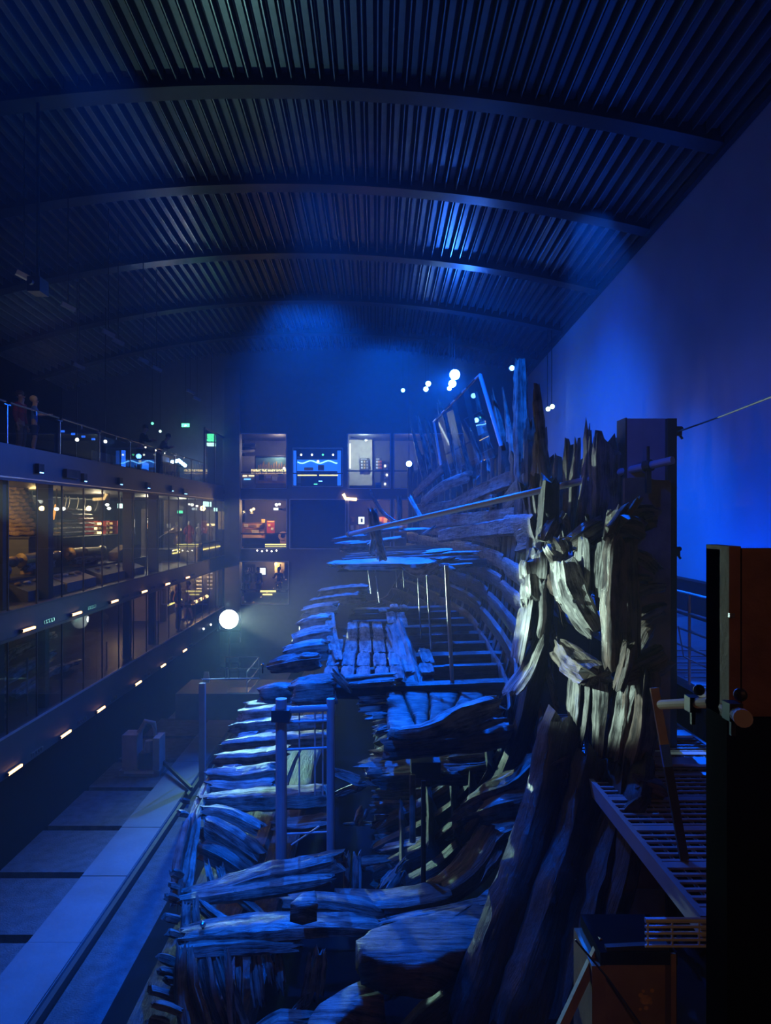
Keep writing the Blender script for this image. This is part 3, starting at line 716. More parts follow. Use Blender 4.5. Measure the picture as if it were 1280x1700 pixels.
# ---- orlop level
for (pp, wd, ht, m) in (([(600, 1274, 12), (690, 1270, 12), (815, 1262, 11.8)], .6, .2, 'oak'), ([(622, 1254, 12.6), (720, 1248, 12.5), (812, 1243, 12.4)], .45, .18, 'oak'), ([(640, 1283, 11.6), (765, 1280, 11.5)], .4, .1, 'oak'),
                        ([(616, 1292, 11.8), (700, 1292, 11.8), (880, 1280, 11)], .3, .3, 'oak2'), ([(750, 1256, 11.4), (812, 1252, 11.3)], .5, .14, 'oak')):
    TP('orlop_beam', pp, wd, ht, SHIP, m, rough=.06, rag=.15)
TP('knee', [(776, 1342, 9.9), (812, 1322, 9.7), (862, 1300, 9.5), (905, 1262, 9.4)], [.5, .6, .6, .4], [.22, .34, .30, .34], SHIP, 'oak', rough=.06)
TP('knee', [(812, 1345, 9.5), (850, 1332, 9.4), (900, 1322, 9.3)], .6, .34, SHIP, 'oak', rough=.05)
TP('knee', [(828, 1378, 9.1), (860, 1368, 9.1), (925, 1380, 9.0)], .5, .16, SHIP, 'oak', rough=.06)
TP('knee', [(756, 1362, 10), (778, 1348, 9.9)], .2, .2, SHIP, 'oak2')
for (pp, wd, ht) in (([(622, 1318, 13), (700, 1318, 13), (790, 1312, 12.6)], .12, .2), ([(622, 1340, 12.8), (700, 1338, 12.8), (790, 1330, 12.4)], .12, .2), ([(625, 1366, 12.6), (695, 1366, 12.6), (775, 1355, 12.2)], .12, .32),
                     ([(625, 1397, 12.4), (690, 1396, 12.4), (755, 1382, 12)], .12, .3), ([(600, 1436, 11.6), (640, 1440, 11.5), (720, 1432, 11.2)], .2, .16), ([(625, 1460, 11.2), (700, 1455, 11)], .12, .5)):
    TP('hull_plank', pp, wd, ht, SHIP, 'oak', rough=.02)
for (pp, wd, ht, m) in (([(640, 1408, 11.4), (690, 1398, 11.2), (745, 1390, 11), (782, 1366, 10.8)], .3, .06, 'oak3'), ([(713, 1480, 9.2), (752, 1450, 9.3), (785, 1412, 9.4), (800, 1382, 9.5)], .25, .07, 'oak3'),
                        ([(722, 1468, 9.5), (755, 1440, 9.6), (780, 1405, 9.7)], .2, .05, 'oak3'), ([(806, 1450, 9), (818, 1425, 9), (826, 1400, 9.1)], .2, .1, 'oak3'), ([(700, 1500, 9.2), (780, 1450, 9.2), (830, 1370, 9.3)], .5, .26, 'oak2')):
    TP('rider', pp, wd, ht, SHIP, m, rough=.02)
# braces and small pieces in the hold
for (pp, t, m) in (([(626, 1476, 10.4), (668, 1432, 10.4)], .06, 'oak'), ([(640, 1432, 10.4), (680, 1480, 10.4)], .06, 'oak'), ([(576, 1486, 10), (576, 1428, 10)], .09, 'oak'), ([(592, 1488, 9.9), (594, 1425, 9.9)], .16, 'oak3'),
                   ([(604, 1430, 10.2), (640, 1426, 10.2)], .12, 'oak'), ([(562, 1318, 12.2), (600, 1300, 12), (560, 1282, 12)], .16, 'oak3'), ([(596, 1360, 11.5), (602, 1348, 11.5)], .14, 'oak3'), ([(580, 1368, 11.5), (608, 1367, 11.5)], .06, 'oak3'),
                   ([(610, 1300, 12), (636, 1298, 12)], .1, 'oak3'), ([(545, 1530, 9.2), (549, 1515, 9.2)], .06, 'oak3'), ([(524, 1640, 8), (530, 1584, 8.1)], .16, 'oak3'), ([(508, 1660, 7.9), (518, 1600, 8)], .12, 'oak3'),
                   ([(480, 1700, 7.6), (500, 1672, 7.6)], .12, 'oak3'), ([(640, 1478, 10), (660, 1450, 10.2)], .2, 'oak3')):
    TP('brace', pp, t, t * 1.1, SHIP, m, rough=.03)

# ---- lower left: floor timbers, ladder of beams
for (xl, yl, xm, ym, xr, yr, d, ht, m) in ((398, 1186, 430, 1184, 470, 1180, 17.3, .3, 'oak'), (386, 1211, 450, 1203, 545, 1198, 16.3, .30, 'oak'), (370, 1240, 440, 1232, 545, 1226, 15.2, .30, 'oak'),
                                        (362, 1263, 420, 1258, 475, 1250, 14.2, .28, 'oak'), (348, 1290, 400, 1290, 462, 1280, 13.3, .34, 'oak'), (336, 1332, 430, 1326, 545, 1320, 12.2, .32, 'oak'),
                                        (345, 1306, 400, 1308, 460, 1300, 12.9, .2, 'oak'), (408, 1172, 440, 1168, 470, 1165, 18.2, .2, 'oak'), (455, 1372, 500, 1368, 545, 1362, 11.4, .12, 'oak2')):
    TP('floor_timber', [(xl, yl, d), (xm, ym, d), (xr, yr, d)], [.3, .5, .5], ht, SHIP, m, rough=.04, n=16, seg=.12)
for (x, y, d) in ((430, 1207, 16.4), (408, 1222, 15.8), (446, 1218, 15.6), (420, 1246, 14.9), (395, 1258, 14.3), (440, 1244, 14.6), (384, 1276, 13.6), (500, 1222, 15.6), (520, 1218, 15.6)):
    TP('floor_timber', [(x - 14, y + 3, d), (x + 14, y, d)], .4, .12, SHIP, 'oak3', rough=.04)  # pale pieces painted where beam rims catch white light
TP('floor_plank', [(338, 1372, 11.2), (380, 1394, 11), (428, 1428, 10.7)], .25, .42, SHIP, 'oak', rough=.05)
TP('floor_plank', [(336, 1412, 10.9), (375, 1432, 10.6), (425, 1470, 10.4)], .2, .30, SHIP, 'oak2')
TP('floor_plank', [(340, 1348, 11.7), (380, 1352, 11.6), (430, 1376, 11.4)], .25, .2, SHIP, 'oak')
TP('floor_timber', [(303, 1484, 9.5), (360, 1474, 9.6), (440, 1452, 9.7), (562, 1430, 9.9)], [.2, .4, .4, .3], [.12, .2, .26, .3], SHIP, 'oak', rough=.05, seg=.12, n=18)
TP('floor_timber', [(302, 1494, 9.3), (370, 1486, 9.35), (470, 1472, 9.4), (545, 1460, 9.5)], [.2, .3, .3, .2], [.06, .16, .16, .1], SHIP, 'oak', rough=.05, n=16)
TP('floor_timber', [(306, 1556, 8.3), (400, 1546, 8.35), (500, 1538, 8.4), (630, 1538, 8.6)], [.3, .36, .36, .3], [.18, .22, .2, .14], SHIP, 'oak', rough=.045, seg=.12, n=18)
TP('floor_timber', [(305, 1574, 8.15), (400, 1568, 8.2), (490, 1566, 8.3)], .26, [.12, .16, .12], SHIP, 'oak', rough=.045, n=16)
for (pp, wd) in (([(312, 1580, 8.0), (318, 1640, 7.8), (350, 1730, 7.5)], .17), ([(338, 1584, 8.1), (350, 1650, 7.9), (385, 1730, 7.6)], .19), ([(362, 1588, 8.1), (382, 1650, 7.9), (415, 1730, 7.6)], .17),
                 ([(396, 1590, 8.2), (398, 1650, 8.0)], .08), ([(424, 1592, 8.2), (430, 1655, 8.1)], .13), ([(445, 1592, 8.2), (450, 1620, 8.2)], .08), ([(462, 1592, 8.3), (466, 1640, 8.2)], .12),
                 ([(335, 1505, 9.1), (370, 1530, 9.0), (405, 1545, 8.9)], .22), ([(395, 1490, 9.3), (425, 1512, 9.2), (440, 1525, 9.1)], .14), ([(324, 1500, 9.0), (326, 1545, 8.8)], .08),
                 ([(309, 1508, 8.9), (307, 1550, 8.6)], .13), ([(345, 1440, 10.2), (352, 1470, 9.9)], .2), ([(366, 1440, 10.2), (372, 1466, 10)], .16)):
    TP('floor_plank', pp, wd, .1, SHIP, 'oak', up=(.1, 1, .45), rough=.03)
TP('floor_plank', [(378, 1588, 7.95), (381, 1640, 7.8), (386, 1710, 7.6)], .05, .1, SHIP, 'oak3', up=(.1, 1, .45))  # thin pale plank stands in for a white-lit strip
TP('keel_edge', [(320, 1362, 10.9), (310, 1420, 10.3), (302, 1478, 9.7)], .22, .3, SHIP, 'oak', up=(0, 1, 0), rough=.07)
TP('keel_edge', [(312, 1370, 10.6), (300, 1430, 10.0), (294, 1500, 9.4)], .14, .3, SHIP, 'oak2', up=(0, 1, 0), rough=.07)
TP('keel_edge', [(303, 1580, 8.0), (304, 1640, 7.8), (318, 1730, 7.4)], .12, .3, SHIP, 'oak', up=(0, 1, 0), rough=.05)
TP('keel_edge', [(345, 1300, 13.2), (330, 1340, 11.9), (318, 1368, 11.1)], .12, .2, SHIP, 'oak2', up=(0, 1, 0), rough=.05)
for (x, y, d, l) in ((292, 1450, 9.6, 14), (288, 1470, 9.4, 12), (285, 1490, 9.2, 16), (285, 1524, 8.9, 24), (288, 1549, 8.6, 18), (278, 1592, 8.2, 28), (278, 1614, 8.0, 28), (285, 1628, 7.9, 20), (292, 1645, 7.8, 16),
                     (268, 1650, 7.7, 40), (278, 1672, 7.5, 44), (262, 1696, 7.4, 30), (308, 1330, 12, 12), (304, 1352, 11.4, 14)):
    TP('treenail', [(x + l / 2, y + l * .18, d), (x, y, d - .05), (x - l / 2, y - l * .12, d - .1)], .11, .1, SHIP, 'oak', rough=.03, rag=.03, n=8, seg=.05)
# broad timber tops at the bottom of the hold
slab('rider', [(592, 1560), (612, 1543), (660, 1527), (720, 1515), (790, 1497), (822, 1480), (834, 1458), (845, 1470), (847, 1502), (838, 1522), (818, 1548), (780, 1572), (745, 1580), (720, 1600), (690, 1604), (640, 1596), (600, 1582)], -4.5, .32, SHIP, 'oak2', .025)
TP('rider', [(640, 1532, 8.1), (740, 1512, 8.2), (835, 1492, 8.3)], .18, .07, SHIP, 'oak', rough=.03)
slab('rider', [(512, 1690), (530, 1665), (565, 1643), (612, 1618), (626, 1640), (600, 1655), (632, 1645), (640, 1652), (590, 1672), (570, 1690), (540, 1730), (510, 1725)], -4.9, .3, SHIP, 'oak', .03)
slab('rider', [(482, 1500), (500, 1482), (522, 1478), (528, 1500), (505, 1506)], -4.35, .2, SHIP, 'oak', .03)
TP('rider', [(430, 1724, 7.2), (470, 1702, 7.2), (510, 1700, 7.2)], .3, .16, SHIP, 'oak')
TP('hull_frame', [(560, 1500, 9.2), (650, 1505, 9.0), (740, 1490, 9.0)], .5, .3, SHIP, 'oak2')
TP('hull_frame', [(480, 1500, 9.0), (560, 1502, 8.9), (640, 1520, 8.8)], .3, .22, SHIP, 'oak2')
# ------------------------------------------------------------------ steelwork around the wreck
def R(nm, label, cat, base, group=None): return thing(nm, label, cat, base, group)
def tubeP(b, pp, r, n=10): return b.tube([P(*q) for q in pp], r, n)
# long slanting tube
t = R('scaffold_tube', 'long slanting scaffold tube laid across the wreck to the tall steel prop', 'tube', P(1117, 764, 8.8))
tubeP(MB(), [(580, 887, 15.4), (1117, 764, 8.8)], .05, 14).build('pipe', M['tube'], t)
b = MB(); a, c = P(580, 887, 15.4), P(1117, 764, 8.8); u = (c - a).normalized()
b.tube([a - u * .03, a + u * .05], .07, 14).build('end_collar', M['bsteel'], t)
b = MB(); q = a.lerp(c, .955); b.tube([q - u * .05, q + u * .05], .075, 12).bar(q, q + V((0, 0, -.35)), .06, .06).bar(q, q + V((0, 0, .25)), .03, .03).build('clamp', M['iron'], t)
# tall steel prop behind the near frames
X0, X1 = P(1041, 0, 9.3).x, P(1117, 0, 9.3).x
t = R('steel_prop', 'tall grey box-section steel prop standing behind the near hull frames', 'steel post', ((X0 + X1) / 2, 9.45, -.25))
MB().bb((X0, 9.3, -.25), (X1, 9.62, hz(1.28))).build('column', M['steel'], t)
MB().bb((X1 - .10, 9.22, -.25), (X1 + .02, 9.34, hz(1.27))).build('edge_flange', M['dark'], t)
MB().bb((X0 - .02, 9.3, -.25), (X0 + .0, 9.64, hz(1.29))).build('side_plate', M['dark'], t)
pl = MB(); z1 = hz(.49)
pl.prism([V((X0 - .08, 9.16, 2.2)), V((X1 - .10, 9.16, 2.2)), V((X1 - .08, 9.16, z1 - .03)), V((X1 - .3, 9.16, z1 - .02)), V((X0 + .2, 9.16, z1 + .02)), V((X0 - .08, 9.16, z1))], (0, .08, 0)).build('padding_board', M['rust'], t)
for (x, y) in ((1124, 716), (1121, 915)):
    cc = P(x, y, 9.3)
    MB().box(cc, (.09, .1, .12)).ball(cc + V((.05, 0, .03)), .035).bar(cc, cc + V((.07, 0, -.1)), .025, .025).build('clamp', M['iron'], t)
o = MB().tube([P(1122, 718, 9.3), P(1200, 690, 7.6), P(1290, 655, 6.0), P(1400, 612, 4.6)], .011, 6).build('guy_wire', M['iron'])
tag(o, 'thin dark guy wire running up from the top of the tall steel prop', 'wire')
b = MB(); b.bb((P(955, 0, 10.6).x, 10.6, -.25), (P(1030, 0, 10.6).x, 10.8, hz(.95)))
poly = [P(905, 800, 14), P(1030, 722, 10.2), P(1030, 760, 10.2), P(905, 812, 14)]
o = MB().prism(poly, (.05, .0, 0)).build('tie_beam', M['dark']); tag(o, 'dark sloping tie beam behind the hull leading to the tall steel prop', 'beam')
# near column on the right edge
t = R('steel_column', 'massive dark steel column with rusty brown face plate at the viewing edge', 'steel post', (1.95, 3.4, -.25))
MB().bb((1.645, 3.33, -.25), (2.5, 3.54, hz(-.95))).build('shaft', M['black_shade'], t)  # shadow below the face plate put into the black tone
fp = MB().bb((1.70, 3.30, hz(-.93)), (2.45, 3.36, hz(-.15))).build('face_plate', M['rust'], t)
MB().bb((1.645, 3.31, hz(-.95)), (1.70, 3.54, hz(-.14))).bb((1.645, 3.40, hz(-.95)), (2.4, 3.54, hz(-.16))).build('side_plate', M['rust'], t)
MB().bb((1.64, 3.295, hz(-.47)), (1.665, 3.31, hz(-.45))).build('lug', M['bsteel'], t)
t = R('tube_clamp', 'pair of scaffold tube stubs clamped together beside the rusty column', 'tube', P(1185, 1180, 3.4))
tubeP(MB(), [(1098, 1170, 4.3), (1180, 1166, 3.6)], .028, 12).build('tube', M['tan'], t)
tubeP(MB(), [(1168, 1152, 4.0), (1234, 1192, 3.05)], .034, 12).build('tube', M['rust'], t)
tubeP(MB(), [(1232, 1191, 3.06), (1234, 1193, 3.0)], .038, 14).build('end_cap', M['cream'], t)
for (x, y, d) in ((1150, 1168, 3.8), (1216, 1180, 3.2)):
    cc = P(x, y, d); MB().box(cc, (.06, .07, .08)).bar(cc, cc + V((0, 0, -.11)), .02, .02).ball(cc + V((.02, -.03, .08)), .03).build('coupler', M['iron'], t)
t = R('timber_strut', 'leaning yellow wooden strut with shade painted on its lower end beside the tall steel prop', 'strut', P(1136, 1427, 6.2)); a, c = P(1086, 1142, 6.5), P(1136, 1427, 6.2)
MB().bar(a, a.lerp(c, .34), .075, .03, (0, 1, 0)).build('bare_length', M['ply'], t); MB().bar(a.lerp(c, .34), a.lerp(c, .47), .078, .033, (0, 1, 0)).build('blue_lit_band', M['bluecloth'], t); MB().bar(a.lerp(c, .47), c, .075, .03, (0, 1, 0)).build('shaded_length', M['iron'], t)  # blue light and shade put into the colours of the lower lengths
# ochre steel foot
t = R('steel_support', 'ochre steel box foot with painted orange lamp reflection under the grating', 'steel post', (2.1, 5.9, -.25))
MB().bb((1.85, 5.8, -.25), (2.36, 6.2, hz(-3.52))).build('web_plate', M['ochre'], t)
MB().bb((2.36, 5.68, -.25), (2.40, 6.25, hz(-3.5))).build('flange', M['ochre'], t)
MB().bb((1.74, 5.72, -.25), (1.85, 6.25, hz(-3.62))).build('flange', M['ochre'], t)
MB().bb((1.8, 5.7, hz(-3.60)), (2.42, 6.25, hz(-3.5))).build('top_plate', M['black_shade'], t)
MB().bar(P(1005, 1575, 5.75), P(1108, 1570, 5.75), .05, .05).build('packing_bar', M['iron'], t)
b = MB(); cc = P(1072, 1660, 5.79)
for i in range(9):
    a = i * 2.4; r_ = .03 + .02 * (i % 4)
    b.ball(cc + V((math.cos(a) * r_, .006, math.sin(a) * r_)), .022 - .0012 * i, (1, .25, 1), 8, 5)
b.ball(cc, .045, (1, .2, .9)).build('lamp_reflection', M['lampspot'], t)  # orange reflection of a nearby lamp painted as flat blobs
o = MB().bar(P(925, 1720, 5.6), P(1000, 1560, 5.9), .07, .05, (0, 1, 0)).build('raking_shore', M['ochre']); tag(o, 'ochre steel raking shore leaning against the box foot', 'strut')
o = MB().tube([P(955, 1560, 5.75), P(1010, 1625, 5.7), P(1070, 1710, 5.6)], .008, 6).build('cable', M['iron']); tag(o, 'thin black cable sagging across the ochre box foot', 'cable')

# grating walkway
t = R('grating_walkway', 'open steel grating walkway below the hull side with tubular end guard', 'walkway', (3.3, 8, hz(-3.0)))
for i in range(46):
    y = 5.35 + i * .12; MB().bb((2.45, y, hz(-3.02)), (4.3, y + (.035 if i % 6 else .10), hz(-3.0))).build('grating_bar', M['tube'], t)
for i in range(15):
    x = 2.5 + i * .125; MB().bb((x, 5.35, hz(-3.05)), (x + .012, 10.8, hz(-3.02))).build('cross_bar', M['tube'], t)
for x in (2.42, 4.3): MB().bb((x, 5.3, hz(-3.14)), (x + .05, 10.8, hz(-2.98))).build('stringer', M['steel'], t)
for i in range(5):
    z = hz(-3.0 - .048 * i); MB().tube([(2.0, 5.28, z), (4.3, 5.28, z)], .012 if i else .02, 8).build('guard_tube', M['tube'], t)
for x in (2.02, 2.2, 2.4, 2.6): MB().bar((x, 5.28, hz(-3.0)), (x, 5.28, hz(-3.2)), .012, .012).build('guard_post', M['tube'], t)
for i, (y, z) in enumerate(((10.2, -2.9), (9.4, -2.93), (8.4, -2.96))):
    MB().bb((3.2, y, hz(z)), (4.2, y + .25, hz(z) + .03)).build('loose_board', M['tube'], t)
t = R('ledge_platform', 'dark steel ledge platform along the foot of the blue wall', 'platform', (5.7, 16, hz(-2.3)))
MB().bb((4.35, 8, hz(-2.42)), (7.15, 33, hz(-2.3))).build('deck', M['steel'], t)
for i in range(7): MB().bb((4.35, 9 + i * .5, hz(-2.28)), (7.0, 9.03 + i * .5, hz(-2.26))).build('tread_bar', M['tube'], t)
for x in (4.6, 6.8):
    for y in (9, 15, 21, 27): MB().bar((x, y, -.25), (x, y, hz(-2.42)), .15, .15).build('leg', M['dark'], t)
t = R('guard_rail', 'blue-lit tubular guard rail on the ledge beyond the tall steel prop', 'railing', (4.3, 11, hz(-2.3)))
for h in (-1.06, -1.33, -1.57, -1.80): MB().tube([(4.28, 8.2, hz(h)), (4.28, 15, hz(h))], .02, 8).build('rail', M['tube'], t)
for y in (8.3, 9.7, 11.5, 13.5, 15): MB().tube([(4.28, y, hz(-2.3)), (4.28, y, hz(-1.05))], .02, 8).build('post', M['tube'], t)
o = MB().tube([P(1126, 1040, 9.6), P(1135, 1090, 9.4), P(1180, 1112, 9.2)], .01, 6).build('hanging_cable', M['tube']); tag(o, 'slack pale cable hanging off the blue guard rail', 'cable')

# scaffold tower inside the lower left of the wreck
t = R('scaffold_tower', 'slender tubular support tower inside the broken lower deck beams', 'scaffold', P(508, 1440, 10.6))
for x in (467, 549):
    tubeP(MB(), [(x, 1160, 10.6), (x, 1428, 10.6)], .085 if x == 467 else .06, 14).build('post', M['steel'], t)
for (y, r_) in ((1177, .05), (1198, .02), (1243, .018), (1383, .016)): tubeP(MB(), [(470, y + 2, 10.6), (548, y - 2, 10.6)], r_, 10).build('crossbar', M['tube'], t)
for x in (497, 523, 536): tubeP(MB(), [(x, 1180, 10.7), (x, 1320, 10.7)], .012, 6).build('rod', M['tube'], t)
tubeP(MB(), [(484, 1403, 10.6), (530, 1372, 10.6)], .014, 6).build('rod', M['tube'], t)
MB().bb(P(455, 1190, 10.75), P(480, 1180, 10.45)).build('bracket', M['iron'], t)
# tie rods between the decks
for (x0, y0, x1, y1, d, r_) in ((611, 946, 616, 985, 16.2, .012), (623, 946, 630, 1000, 16, .014), (658, 947, 659, 975, 15.8, .012), (669, 947, 671, 975, 15.4, .012), (694, 960, 699, 1060, 15, .016), (709, 955, 716, 1078, 13.6, .02)):
    o = tubeP(MB(), [(x0, y0, d), (x1, y1, d)], r_, 8).build('tie_rod', M['bsteel'])
    tag(o, 'thin steel tie rod hanging between the upper and main deck', 'rod', 'thin tie rods under the upper deck')
o = tubeP(MB(), [(741, 938, 12.2), (746, 1040, 12.2), (751, 1136, 12.2)], .035, 12).build('support_post', M['tube']); tag(o, 'slim tubular post standing on the main deck planks', 'post')
o = tubeP(MB(), [(685, 1286, 11), (685, 1398, 10.9)], .05, 8).build('timber_post', M['oak2']); tag(o, 'square wooden post on the hold planking below the equipment box', 'post')
o = tubeP(MB(), [(703, 1296, 9.4), (703, 1520, 9.2)], .032, 10).build('dark_pole', M['iron']); tag(o, 'thin black pole rising out of the broad timber at the bottom of the hold', 'pole')
t = R('equipment_box', 'small black equipment box with tilted pale top plate on the orlop beams', 'box', P(708, 1292, 11.2))
MB().bb(P(683, 1292, 11.1), P(728, 1252, 11.5)).build('case', M['dark'], t)
MB().prism([P(692, 1249, 10.9), P(741, 1250, 10.9), P(737, 1239, 11.4), P(690, 1238, 11.4)], (0, 0, .02)).build('top_plate', M['paper'], t)
t = R('work_lamp', 'small round inspection lamp on the broken deck edge above the equipment box', 'lamp', P(652, 1240, 10.9))
MB().ball(P(652, 1224, 10.9), .07).build('head', M['bsteel'], t); MB().bb(P(645, 1240, 10.8), P(660, 1233, 11)).build('base', M['steel'], t)
for (x, y, d, l) in ((337, 1535, 8.3, 'small round bolt head standing on the lower long floor beam'), (436, 1104, 13.4, 'round bolt head on a broken main deck beam')):
    t = R('bolt', l, 'bolt', P(x, y + 12, d)); MB().ball(P(x, y, d), .035).build('head', M['bsteel'], t); tubeP(MB(), [(x, y, d), (x, y + 14, d)], .012, 6).build('shank', M['iron'], t)

# ------------------------------------------------------------------ pit edge
t = R('kerb_post', 'grey square post on the pit kerb with a thin rail', 'post', P(336, 1306, 18.4))
MB().bar(P(336, 1306, 18.4), P(336, 1134, 18.4), .15, .15).build('post', M['steel'], t)
MB().tube([P(334, 1128, 18.4), P(430, 1126, 22)], .02, 6).build('rail', M['steel'], t)
o = MB().tube([P(337, 1300, 18.6), P(372, 1245, 21.5), P(392, 1212, 24)], .03, 8).build('kerb_pipe', M['bsteel']); tag(o, 'shiny pipe lying along the pit kerb beside the broken beams', 'pipe')
o = MB().bar(P(268, 1262, 19.8), P(318, 1310, 18), .06, .1).build('floor_brace', M['dark']); tag(o, 'dark diagonal brace lying across the pit kerb', 'brace')
t = R('service_platform', 'service platform with tubular railing beside the floodlight', 'platform', P(400, 1165, 22.5))
MB().bb(P(318, 1168, 23.5), P(474, 1152, 21.6)).build('deck', M['char'], t)
MB().bb(P(384, 1151, 22.4), P(412, 1150, 21.7)).build('tread', M['bsteel'], t)
for i in range(6): MB().bar(P(384 + i * 5, 1150, 21.7), P(392 + i * 5, 1132, 23.6), .05, .02).build('grating_bar', M['bsteel'], t)
for (y) in (1091, 1110, 1128): MB().tube([P(374, y, 23.5), P(430, y, 23.5), P(410, y + 25, 21.7)], .025, 8).build('rail', M['bsteel'], t)
for (x, y0, y1, d) in ((374, 1090, 1150, 23.5), (430, 1090, 1150, 23.5), (410, 1115, 1152, 21.7), (396, 1090, 1150, 23.5)): MB().tube([P(x, y0, d), P(x, y1, d)], .02, 6).build('post', M['bsteel'], t)
o = MB().prism([P(336, 1134, 22), P(348, 1134, 22), P(346, 1116, 22), P(339, 1116, 22)], (0, .06, 0)).build('instrument_case', M['paper']); tag(o, 'small pale instrument case standing on the service platform', 'case')
MB()
t = R('floodlight', 'blazing white-green floodlight on a stand at the pit edge', 'floodlight', P(380, 1152, 24.0))
c0 = FLOODPOS
fq = FAX.to_track_quat('Z', 'Y').to_matrix()
hs = MB().lathe([(.05, -.42), (.24, -.40), (.31, -.12), (.33, .02), (.33, .90), (.31, .90), (.30, .05), (.05, .0)], c0, 20, fq).build('housing', M['dark'], t)  # long snoot added to keep the lens out of the gallery glass
MB().lathe([(.285, .06), (.25, .10), (.08, .13)], c0, 18, fq).build('lens', M['flood'], hs)
for k_ in range(3): MB().torus(c0 + FAX * (.2 + .25 * k_), .34, .012, 20, 6, fq).build('cooling_ring', M['iron'], hs)
MB().tube([c0 + V((0, .1, -.3)), P(380, 1152, 24.0)], .035, 8).build('stand', M['dark'], t)
MB().bar(c0 + V((-.38, .05, 0)), c0 + V((-.38, .05, -.4)), .04, .04).bar(c0 + V((.38, .05, 0)), c0 + V((.38, .05, -.4)), .04, .04).bar(c0 + V((-.38, .05, -.4)), c0 + V((.38, .05, -.4)), .04, .04).build('yoke', M['dark'], t)
for (x, y) in ((338, 1044), (350, 1037)):
    dm = dX(x, -7.12)
    t = R('lens_ghost', 'small glowing dot painting a lens ghost of the floodlight on the gallery edge', 'lamp', P(x, y + 8, dm), 'lens ghosts of the floodlight')
    MB().ball(P(x, y, dm), .05).build('bulb', M['screen'], t); q = P(x, y, dm); MB().bb((GX, dm - .06, q.z - .1), (GX + .06, dm + .06, q.z)).build('clip', M['iron'], t)  # glowing balls stand in for the floodlight's lens ghosts, no lamps here
# pump unit on a pad
c0 = P(238, 1284, 19.4); z0 = -.03
t = R('pump_unit', 'boxy pale climate machine with bent duct standing on the pit floor', 'machine', (c0.x, c0.y, z0))
MB().bb((c0.x - .6, 19.2, z0), (c0.x + .5, 19.9, .12)).build('skid', M['steel'], t)
MB().bb((c0.x - .55, 19.3, .12), (c0.x - .15, 19.8, 1.05)).build('cabinet', M['steel'], t)
MB().bb((c0.x - .1, 19.3, .12), (c0.x + .42, 19.8, .55)).build('motor_housing', M['char'], t)
MB().bb((c0.x + .3, 19.25, .12), (c0.x + .48, 19.8, .98)).build('end_panel', M['steel'], t)
MB().tube([V((c0.x - .2, 19.6, 1.0)), V((c0.x, 19.6, 1.35)), V((c0.x + .22, 19.6, 1.3)), V((c0.x + .28, 19.6, .95))], .07, 10).build('duct', M['steel'], t)
MB().lathe([(.12, 0), (.14, .1), (.1, .3)], (c0.x + .12, 19.5, .55), 12).build('fan', M['steel'], t)
MB().bar((c0.x - .45, 19.18, .08), (c0.x + .35, 19.18, .08), .02, .06).build('nameplate', M['paper'], t)

# ------------------------------------------------------------------ lamps under the roof
def lamp(label, px, py, d, lens, r=.13, group=None, up=1.0, face=(0, -1, -.2), cat='spotlight', off=0):
    c = P(px, py, d); t = R('stage_spotlight', label, cat, c, group)
    q = V(face).normalized().to_track_quat('Z', 'Y').to_matrix()
    hs = MB().lathe([(r * .6, -r * 2.4), (r * .95, -r * 1.6), (r, -.02), (r * 1.08, 0)], c, 14, q).build('housing', M['dark'], t)
    MB().lathe([(r * .9, .0), (r * .7, .02), (r * .2, .03)], c, 14, q).build('lens', M[lens], hs)
    MB().bar(c + V((0, .1, r)), c + V((0, .1, up)), .03, .03).build('hanger', M['iron'], t)
    return t
def upto(px, py, d): c = P(px, py, d); return max(.3, zb(c.x, d) + .5 - c.z)
lamp('big dazzling blue spotlight hanging under the roof above the far frames', 755, 622, 27.5, 'bluelamp', .22, up=upto(755, 622, 27.5))
lamp('second blue spotlight hung just below the dazzling one', 751, 637, 27.5, 'bluelamp', .16, up=upto(751, 637, 27.5))
lamp('small blue spotlight lowest of the three in the dazzling cluster', 746, 645, 27.7, 'bluelamp', .09, up=upto(746, 645, 27.7))
for (x, y, r_) in ((711, 637, .12), (707, 646, .11)): lamp('pale blue spotlight of the paired fitting left of the dazzling cluster', x, y, 30, 'bluelamp', r_, 'paired pale blue spotlights', upto(x, y, 30))
lamp('dim blue spotlight on the far end below the paired fitting', 669, 648, 32, 'bluedim', .1, up=upto(669, 648, 32))
lamp('blue-white spotlight glowing behind the far frames before the end window', 679, 770, 29.5, 'bluelamp', .13, up=upto(679, 770, 29.5))
for (x, y) in ((917, 675), (910, 679)): lamp('tiny mint spotlight fixed near the blue wall beyond the tall frames', x, y, 27, 'greenw', .1, 'mint spotlights at the wall', upto(x, y, 27))
lamp('ring-faced white lamp clamped at the top of the tallest frame', 850, 611, 14.6, 'bluedim', .06, up=.05)
lamp('small lamp clamped on the second jagged frame top', 786, 657, 20.2, 'bluedim', .08, up=.05)
for (x, y, d) in ((40, 458, 15), (62, 472, 15.5), (113, 509, 17.5), (180, 553, 19.5), (196, 567, 20.5), (238, 598, 22.5), (260, 612, 23.5), (316, 650, 28), (327, 662, 28.5), (131, 608, 22)):
    c = P(x, y, d); t = R('track_spotlight', 'unlit track spotlight hanging over the top gallery', 'spotlight', c, 'unlit spotlights over the top gallery')
    MB().bar(c + V((-.12, -.1, .05)), c + V((.12, .12, -.06)), .1, .1).build('body', M['grey'], t); MB().bar(c, V((c.x, c.y, zb(c.x, c.y) + .5)), .02, .02).build('hanger', M['iron'], t)
c = P(63, 476, 14.6); t = R('projector', 'black projector box hanging from the roof over the top gallery', 'projector', c)
